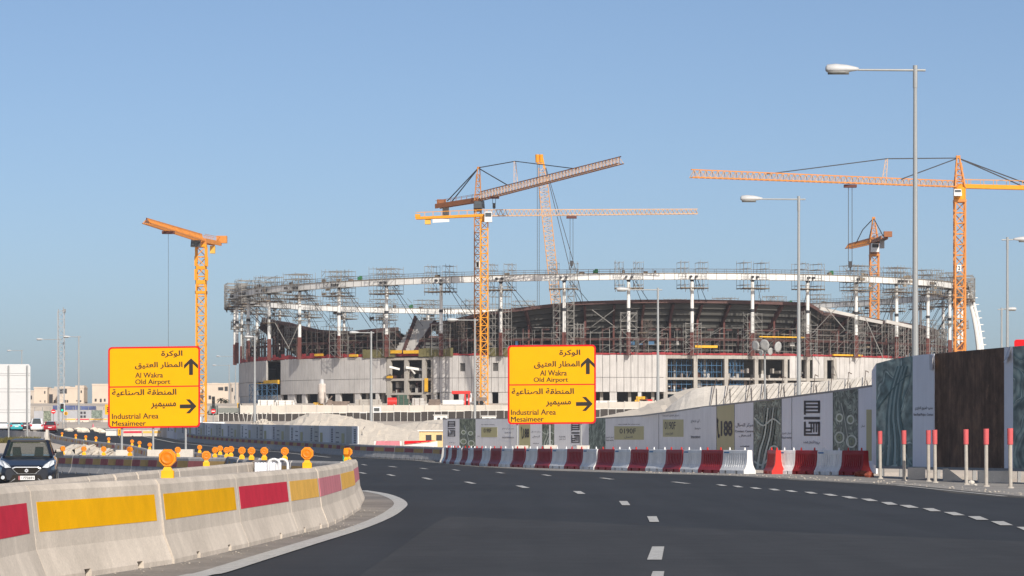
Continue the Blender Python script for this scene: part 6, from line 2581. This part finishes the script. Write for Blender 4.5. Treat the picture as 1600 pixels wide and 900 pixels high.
cabin("pale yellow cabin with barred window beside the grey hoarding's left end", 655, 696, 672, 695, 300, M("cabin_yellow", (.66, .50, .26), .8), mPostW)
cabin("small white cabin on the sand bank above the hoarding's left corner", 678, 699, 648, 658, 520, mPostW, mPostW)
cabin("white cabin peeping over the hoarding, left of the second sign", 753, 775, 649.5, 656, 540, mPostW, mPostW)
for i, (x0, x1, y0, y1, Z, m, lab) in enumerate(((586, 626, 689, 695.5, 262, mRedF, "long faded red plastic barrier at the foot of the sand, left of the striped tape"), (632, 682, 689, 694, 262, mSignR, "white board with a bright red band before the yellow cabin"),
                                                 (592, 603, 665, 668, 420, mMaroon, "left of two dark red roof stacks on the sand bank"), (621, 641, 665, 668, 420, mMaroon, "right of two dark red roof stacks on the sand bank"))):
    a, b = PX(x0, Z), PX(x1, Z)
    zt = V(0, y0, Z).z
    z0 = zg(Z)
    r = thing("site_barrier" if i < 2 else "site_stack", ((a + b) / 2, Z, z0), lab, "site barrier" if i < 2 else "site stack")
    mb = MB()
    if i == 1:
        mb.hexa([(a, Z, zt - .28), (b - .5, Z, zt - .05), (b, Z, zt + .05), (a, Z, zt)], [(a, Z + .1, zt - .28), (b - .5, Z + .1, zt - .05), (b, Z + .1, zt + .05), (a, Z + .1, zt)])
    else:
        mb.hexa([(a, Z - .1, z0 + .3), (b, Z - .1, z0 + .3), (b, Z + .5, z0 + .3), (a, Z + .5, z0 + .3)], [(a + .1, Z + .1, zt), (b - .1, Z + .1, zt), (b - .1, Z + .3, zt), (a + .1, Z + .3, zt)])
    mb.build("band", m, r)
    mb = MB()
    n = 5
    for k in range(n):
        xx = a + (b - a) * k / (n - 1)
        mb.box((xx - .08, Z + .12, z0), (xx + .08, Z + .22, zt - .02))
    if i == 1:
        mb.hexa([(a, Z + .13, z0), (b, Z + .13, z0), (b, Z + .13, zt - .05), (a, Z + .13, zt - .28)], [(a, Z + .2, z0), (b, Z + .2, z0), (b, Z + .2, zt - .05), (a, Z + .2, zt - .28)])
    mb.build("support", mPostW, r)

# ------------------------------------------------------------------ far left: houses, walls, mast, signals
def house(label, x0, x1, yt, Z, mat, wins, depth=9, roof_h=.5, ext=()):
    a, b = PX(x0, Z), PX(x1, Z)
    z0, zt = zg(Z), V(0, yt, Z).z
    r = thing("cream_house", ((a + b) / 2, Z, z0), label, "house", "cream houses on the skyline")
    mb = MB()
    mb.box((a, Z, z0 - .5), (b, Z + depth, zt - .02))
    for ex0, ex1, ey in ext:
        mb.box((PX(ex0, Z), Z + 2.5, zt - .1), (PX(ex1, Z), Z + depth - .5, V(0, ey, Z).z))
    mb.build("wall", mat, r)
    mb = MB()
    for p, q in (((a - .1, Z - .1), (b + .1, Z + .2)), ((a - .1, Z + depth - .2), (b + .1, Z + depth + .1)), ((a - .1, Z + .2), (a + .2, Z + depth - .2)), ((b - .2, Z + .2), (b + .1, Z + depth - .2))):
        mb.box((p[0], p[1], zt - .017), (q[0], q[1], zt + roof_h))
    mb.build("parapet", mat, r)
    for wx0, wx1, wy0, wy1 in wins:
        mb = MB()
        mb.box((PX(wx0, Z), Z - .06, V(0, wy1, Z).z), (PX(wx1, Z), Z - .004, V(0, wy0, Z).z))
        w_ = mb.build("window", mWin, r)
    return r


house("cream house with a dark upper terrace, left of the lattice mast", 53, 74, 607, 1040, mHouse, ((69, 71, 611, 615), (69.5, 71, 625.5, 629), (62, 64, 626, 627.5)), ext=((56, 60, 604.5),))
house("cream house behind the lattice mast with a tall dark recess", 74, 92, 609, 1044, mHouseS, ((74.5, 82.5, 616, 633), (84, 87, 625, 629)), ext=((83, 91, 604),))
house("widest cream house between the mast and the thin lamp", 92, 131, 607, 1036, mHouse, ((93, 104.5, 607.5, 615), (100, 103, 625, 629), (104, 106.5, 625, 629), (126, 128, 610, 614), (119, 121, 625.5, 627), (124.5, 127, 625.5, 628)), ext=((93, 108, 603.5), (116, 130, 602)))
house("pale house with three narrow windows beside the left yellow sign", 144, 186, 602, 1030, mHouse, ((148, 151, 623, 627.5), (156, 159, 623, 628.5), (162.5, 165, 623, 627.5)), depth=14)
house("cream house between the left yellow sign and the stadium", 318, 358, 601, 1040, mHouse, ((341, 349, 605, 610), (351, 356, 604, 611), (326, 330, 618, 624)), ext=((330, 340, 598),))
house("grey-sided house tucked beside the stadium's left end", 358, 372, 600, 1060, mHouseS, ((361, 364, 606, 612), (366, 369, 618, 624)))
house("half-hidden low house behind the sign back", 20, 53, 612, 1060, mHouseS, ((25, 28, 618, 624), (35, 38, 618, 624), (48, 50, 618, 624)))
house("house hidden mostly by the left yellow sign", 186, 318, 606, 1050, mHouse, ((200, 204, 618, 624), (240, 244, 618, 624), (280, 284, 618, 624), (310, 313, 612, 618)))

# far boundary hoarding with blue upper strip
Z = 690
root = thing("boundary_hoarding", (PX(120, Z), Z, zg(Z)), "far grey boundary hoarding with blue upper banner below the cream houses", "hoarding")
for x0, x1, yt, m, nm in ((53, 68, 642, mHoardF, "panel"), (68, 80, 642, mImg, "panel"), (80, 124, 641.5, mHoardF, "panel"), (124, 135, 641.5, mHoardF, "panel"), (135, 143, 641, mHoardF, "panel"), (143, 160, 641, mImg2, "panel"), (160, 250, 641, mHoardF, "panel")):
    mb = MB()
    mb.box((PX(x0, Z), Z, zg(Z)), (PX(x1, Z) - .03, Z + .1, V(0, yt, Z).z))
    mb.build(nm, m, root)
mb = MB()
for x0, x1 in ((125.5, 129), (130.5, 134)):
    for y0, y1 in ((643, 647), (649, 653)):
        mb.poly([V(x0, y1, Z - .02), V(x1, y1, Z - .02), V(x1, y0, Z - .02), V(x0, y0, Z - .02)])
mb.build("emblem", mInkH, root)
mb = MB()
for x0, x1 in ((82, 96), (96.3, 118), (118.3, 124), (124.3, 150)):
    mb.box((PX(x0, Z), Z + .4, V(0, 640.5, Z).z), (PX(x1, Z) - .05, Z + .5, V(0, 633.5 + (1 if x0 > 120 else 0), Z).z))
mb.build("banner", M("banner_blue", (.10, .13, .27), .6, var=.55, sc=.35), root)
mb = MB()
for x in range(54, 250, 12):
    mb.bar((PX(x, Z), Z + .25, zg(Z)), (PX(x, Z), Z + .25, V(0, 636, Z).z), .12)
mb.build("frame", mFrame, root)
# far striped barriers
pj = [jersey("concrete_barrier", 3.0, .85, [(.03, .97, m)], mConc, "x", (.5,)) for m in (mYelF, mRed, mYelF)]
for i in range(7):
    x = 98 + i * 21
    p = Vector((PX(x, 660), 660, zg(660)))
    c = ("yellow", "red", "yellow")[i % 3]
    place(pj[i % 3], p, p + Vector((2.85, 0, 0)), 3.0, f"far pale barrier with {c} stripe below the boundary hoarding, {nth(i)} from the left", "striped barriers below the boundary hoarding")
for i, (x0, x1, m) in enumerate(((192, 222, 1), (222.5, 256, 0))):
    Z = 402
    a = Vector((PX(x0, Z), Z, zg(Z) - .02))
    b = Vector((PX(x1, Z), Z + .3, zg(Z)))
    place(pj[m], a, b, 3.0, ("sunlit pale barrier with red stripe under the left yellow sign", "sunlit pale barrier with yellow stripe under the left yellow sign's right half")[i], "sunlit barriers across the far carriageway")
for p in pj:
    kill(p)
# dark barriers in front of the queuing cars and dry grass
pj = jersey("concrete_barrier", 4.0, 1.15, [], mConcD, "x", (.3, .7))
pts = [Vector((PX(x, z), z, zg(z))) for x, z in ((-70, 398), (-30, 392), (5, 387), (38, 382), (71, 377))]
for i, (a, b) in enumerate(zip(pts, pts[1:])):
    place(pj, a, b, 4.0, f"plain dark barrier before the queuing cars, {nth(3 - i)} from its sunlit end block", "dark barriers before the queuing cars")
kill(pj)
o = jersey("concrete_barrier", 1.0, 1.5, [], mBlockW, "pale sunlit tapering end block of the dark barriers by the red car", ())
o.location = (PX(74, 375), 375, zg(375))
o.rotation_euler = (0, 0, pi / 2)
mb = MB()
r3 = random.Random(5)
for k in range(1500):
    x = r3.uniform(-4, 62)
    Z = r3.uniform(366, 376)
    p = Vector((PX(x, Z), Z, zg(Z)))
    h = r3.uniform(.25, .8) * (1 if x > 8 else .8)
    a = r3.uniform(0, pi)
    w = .09
    mb.poly([(p.x - w * cos(a), p.y - w * sin(a), p.z), (p.x + w * cos(a), p.y + w * sin(a), p.z), (p.x + r3.uniform(-.3, .3), p.y + r3.uniform(-.3, .3), p.z + h)])
struct(mb.build("grass", mLeaf), "stuff")

# lattice mast
Z = 580
root = thing("lattice_mast", (PX(95.5, Z), Z, zg(Z)), "slim grey lattice telecom mast over the cream houses", "telecom mast")
mb = MB()
mast(mb, (PX(95.5, Z), Z), zg(Z), V(0, 486, Z).z, 1.15, 0, 1.5, .10)
mb.build("tower", mMastG, root)
mb = MB()
for dx, h in ((-.5, 483), (.4, 480), (.8, 484)):
    a = V(95.5, 489, Z)
    mb.bar((a.x + dx, Z, a.z), (a.x + dx, Z, V(0, h, Z).z), .12)
mb.bar(V(97, 486, Z), V(102, 483, Z), .14)
mb.cbox(V(100.5, 485, Z), (.5, .4, .5))
mb.build("antennas", mFrame, root)


def pole_sign(nm, label, cat, x, ytop, ybot, Z, build):
    g = zg(Z)
    p = V(x, ytop, Z)
    r = thing(nm, (p.x, Z, g), label, cat)
    mb = MB()
    mb.tube((p.x, Z + .06, g), (p.x, Z + .06, p.z), .06, .06, 8)
    mb.build("pole", mFrame, r)
    build(r, p, Z)
    return r


def disc(mb, c, r, n=18, th=.03):
    a = [(c.x + r * cos(2 * pi * k / n), c.y, c.z + r * sin(2 * pi * k / n)) for k in range(n)]
    b = [(p[0], p[1] + th, p[2]) for p in a]
    mb.add(a + b, [tuple(range(n)), tuple(reversed(range(n, 2 * n)))] + [(k, n + k, n + (k + 1) % n, (k + 1) % n) for k in range(n)])


def no_entry(cx, cy, rpx):
    def b(r, p, Z):
        c = V(cx, cy, Z - .05)
        R_ = rpx / F * Z
        mb = MB()
        disc(mb, c, R_)
        mb.build("disc", mSignR, r)
        mb = MB()
        mb.box((c.x - R_ * .7, c.y - .02, c.z - R_ * .18), (c.x + R_ * .7, c.y - .004, c.z + R_ * .18))
        mb.build("bar", mWPlas, r)
    return b


def signal(x0, x1, y0, y1, front):
    def b(r, p, Z):
        a, c = V(x0, y1, Z), V(x1, y0, Z)
        mb = MB()
        mb.box((a.x, Z - .25, a.z), (c.x, Z, c.z))
        mb.build("housing", mCab, r)
        w = c.x - a.x
        if front:
            mb = MB()
            mb.box((a.x - w * .16, Z + .002, a.z - w * .16), (c.x + w * .16, Z + .04, c.z + w * .16))
            mb.build("backing_board", mWPlas, r)
            for k, m in enumerate((mGreenLit, mHole, mHole)):
                mb = MB()
                zz = a.z + (c.z - a.z) * (k + .5) / 3
                disc(mb, Vector(((a.x + c.x) / 2, Z - .28, zz)), w * .34)
                mb.build("lamp", m, r)
        else:
            for k in range(3):
                mb = MB()
                zz = a.z + (c.z - a.z) * (k + .5) / 3
                mb.box((a.x + w * .1, Z - .33, zz - w * .35), (c.x - w * .1, Z - .252, zz + w * .35))
                mb.build("rear_cover", mHole, r)
    return b


pole_sign("no_entry_sign", "round no-entry sign left of the green traffic light", "traffic sign", 83.3, 640, 672, 500, no_entry(83.3, 643, 3.5))
pole_sign("no_entry_sign", "round no-entry sign below the black signal head near the stadium", "traffic sign", 333, 640, 660, 480, no_entry(333.3, 642.5, 3.7))
pole_sign("traffic_light", "traffic light showing green in a white-edged board, left of the yellow sign", "traffic light", 97.5, 631, 672, 480, signal(95, 100, 630.5, 643, True))
pole_sign("traffic_light", "black signal head seen from behind, right of the left yellow sign", "traffic light", 333.5, 620, 660, 490, signal(331.3, 336, 619.5, 638, False))


def ysign(cx, cy, w, h, rnd_):
    def b(r, p, Z):
        mb = MB()
        c = V(cx, cy, Z - .05)
        if rnd_:
            disc(mb, c, w / 2 / F * Z)
        else:
            hw_, hh_ = w / 2 / F * Z, h / 2 / F * Z
            mb.box((c.x - hw_, c.y, c.z - hh_), (c.x + hw_, c.y + .05, c.z + hh_))
        mb.build("board", mYPlas, r)
        mb = MB()
        hw_, hh_ = w * .18 / F * Z, h * .06 / F * Z
        for k in (-1, 0, 1):
            mb.box((c.x - hw_, c.y - .02, c.z + k * hh_ * 3 - hh_), (c.x + hw_, c.y - .003, c.z + k * hh_ * 3 + hh_))
        mb.build("symbol", mInk, r)
    return b


pole_sign("diversion_sign", "small round yellow sign right of the green traffic light", "traffic sign", 103, 643, 672, 460, ysign(103, 646, 6, 8, True))
pole_sign("diversion_sign", "orange-yellow sign half hidden behind the left yellow sign's edge", "traffic sign", 169, 633, 672, 430, ysign(169, 640, 10, 16, False))
pole_sign("marker_board", "narrow black and orange striped marker board under the left yellow sign", "marker board", 186.5, 672, 681, 396, ysign(186.5, 675, 5, 11, False))
# cone, white box
Z = 455
p = V(145.5, 666, Z)
root = thing("traffic_cone", (p.x, Z, zg(Z)), "pale pink-white traffic cone on the sand below the far striped barriers", "traffic cone")
mb = MB()
mb.tube((p.x, Z, zg(Z)), (p.x, Z, zg(Z) + .9), .26, .06, 12)
mb.build("body", mRedF, root)
mb = MB()
mb.box((p.x - .33, Z - .33, zg(Z)), (p.x + .33, Z + .33, zg(Z) + .05))
mb.build("foot", mPostW, root)
Z = 405
root = thing("white_container", (PX(173, Z), Z, zg(Z)), "small white container box on the sand left of the striped marker board", "container")
mb = MB()
mb.box((PX(165.5, Z), Z, zg(Z)), (PX(182, Z), Z + 1.5, V(0, 672.5, Z).z))
mb.build("box", mPostW, root)
mb = MB()
mb.box((PX(165, Z), Z - .1, V(0, 672.5, Z).z + .003), (PX(182.5, Z), Z + 1.6, V(0, 671.3, Z).z + .06))
mb.build("lid", mHead, root)
for i in range(6):
    x = (108, 122, 131, 147, 155, 160)[i]
    Z = (430, 442, 425, 436, 428, 420)[i]
    p = Vector((PX(x, Z), Z, zg(Z)))
    mb = MB()
    s = (.5, .4, .6, .45, .5, .35)[i]
    rock(mb, (p.x, p.y, p.z + s * .4), (s * 1.6, s, s * .7), i + 90)
    tag(mb.build("sand_lump", mHeap), f"pale rubble lump on the far sand, {nth(i)} from the left", "rubble", "rubble lumps on the far sand")


def palm(label, x, yt, Z, s):
    p = V(x, yt, Z)
    g = zg(Z)
    r = thing("palm_tree", (p.x, Z, g), label, "palm tree", "small palms by the cream house")
    mb = MB()
    mb.tube((p.x, Z, g), (p.x + .1, Z, p.z - .6 * s), .22, .16, 8)
    mb.build("trunk", mBark, r)
    mb = MB()
    r_ = random.Random(int(x))
    for k in range(44):
        a = r_.uniform(0, 2 * pi)
        l = s * r_.uniform(1.0, 1.7)
        up = r_.uniform(-.3, .9)
        q0 = Vector((p.x + .1, Z, p.z - .6 * s))
        prev = q0
        side = Vector((-sin(a), cos(a), 0)) * .16 * s
        for j in range(1, 5):
            f = j / 4
            q = q0 + Vector((cos(a) * l * f, sin(a) * l * f, l * (up * f - .75 * f * f)))
            w = 1 - f * .8
            mb.poly([prev - side * (1.2 - f), prev + side * (1.2 - f), q + side * w * .8, q - side * w * .8])
            prev = q
    mb.build("crown", mPalm, r)


palm("left of two small dark palms before the cream house", 345, 620, 905, 1.3)
palm("right of two small dark palms, near the stadium's left end", 352, 622, 900, 1.2)

# folding white plastic barrier and crate behind the near barriers
Z = 86
p = V(428, 727, Z)
root = thing("folding_barrier", (p.x, Z, 0), "white folding plastic barrier behind the crisp red-striped barrier", "folding barrier")
for dx in (-.0, .22):
    mb = MB()
    prev = None
    for k in range(9):
        a = pi * k / 8
        q = Vector((p.x + dx + .16 * cos(a), Z + dx * .4, .82 + .14 * sin(a)))
        if prev is not None:
            mb.tube(prev, q, .035, .035, 8)
        prev = q
    mb.tube((p.x + dx - .16, Z + dx * .4, 0), (p.x + dx - .16, Z + dx * .4, .82), .035, .035, 8)
    mb.tube((p.x + dx + .16, Z + dx * .4, 0), (p.x + dx + .16, Z + dx * .4, .82), .035, .035, 8)
    mb.build("tube_frame", mWPlas, root)
root = thing("ribbed_crate", (p.x - .45, Z + 1.2, 0), "lavender-grey ribbed plastic barrier half hidden beside the white folding one", "plastic barrier")
mb = MB()
for k in range(9):
    mb.box((p.x - .62 + k * .085, Z + 1.0, 0), (p.x - .62 + k * .085 + .055, Z + 1.3, .86))
mb.box((p.x - .62, Z + 1.04, 0), (p.x + .12, Z + 1.26, .84))
mb.build("ribbed_shell", mHoardL, root)
mb = MB()
mb.tube((p.x - .2, Z + 1.15, .86), (p.x - .2, Z + 1.15, .95), .05, .035, 8)
mb.build("filler_lug", mWPlas, root)
# green bracket boxes beside two lamps
for x, Zb, zb, lab in ((539, 80.2, .0, "small green bracket box beside the edge-on amber lamp"), ):
    mb = MB()
    px_ = PX(x, Zb)
    mb.box((px_ - .05, Zb - .04, .93), (px_ + .05, Zb + .04, 1.10))
    mb.box((px_ - .035, Zb - .03, 1.10), (px_ + .035, Zb + .03, 1.16))
    tag(mb.build("bracket_box", mGreenP), lab, "bracket box")

# ------------------------------------------------------------------ dusty air over the whole place
mh = bpy.data.materials.new("haze")
mh.use_nodes = True
hn = mh.node_tree
for q in list(hn.nodes):
    if q.type == 'BSDF_PRINCIPLED':
        hn.nodes.remove(q)
pv = hn.nodes.new("ShaderNodeVolumePrincipled")
pv.inputs["Color"].default_value = (.80, .86, .95, 1)
pv.inputs["Density"].default_value = HAZE
pv.inputs["Anisotropy"].default_value = 0.0
hn.links.new(pv.outputs[0], hn.nodes["Material Output"].inputs["Volume"])
mb = MB()
mb.box((-2420, -420, -1.0), (2420, 3620, 88))
hz = mb.build("haze", mh)
struct(hz, "stuff")
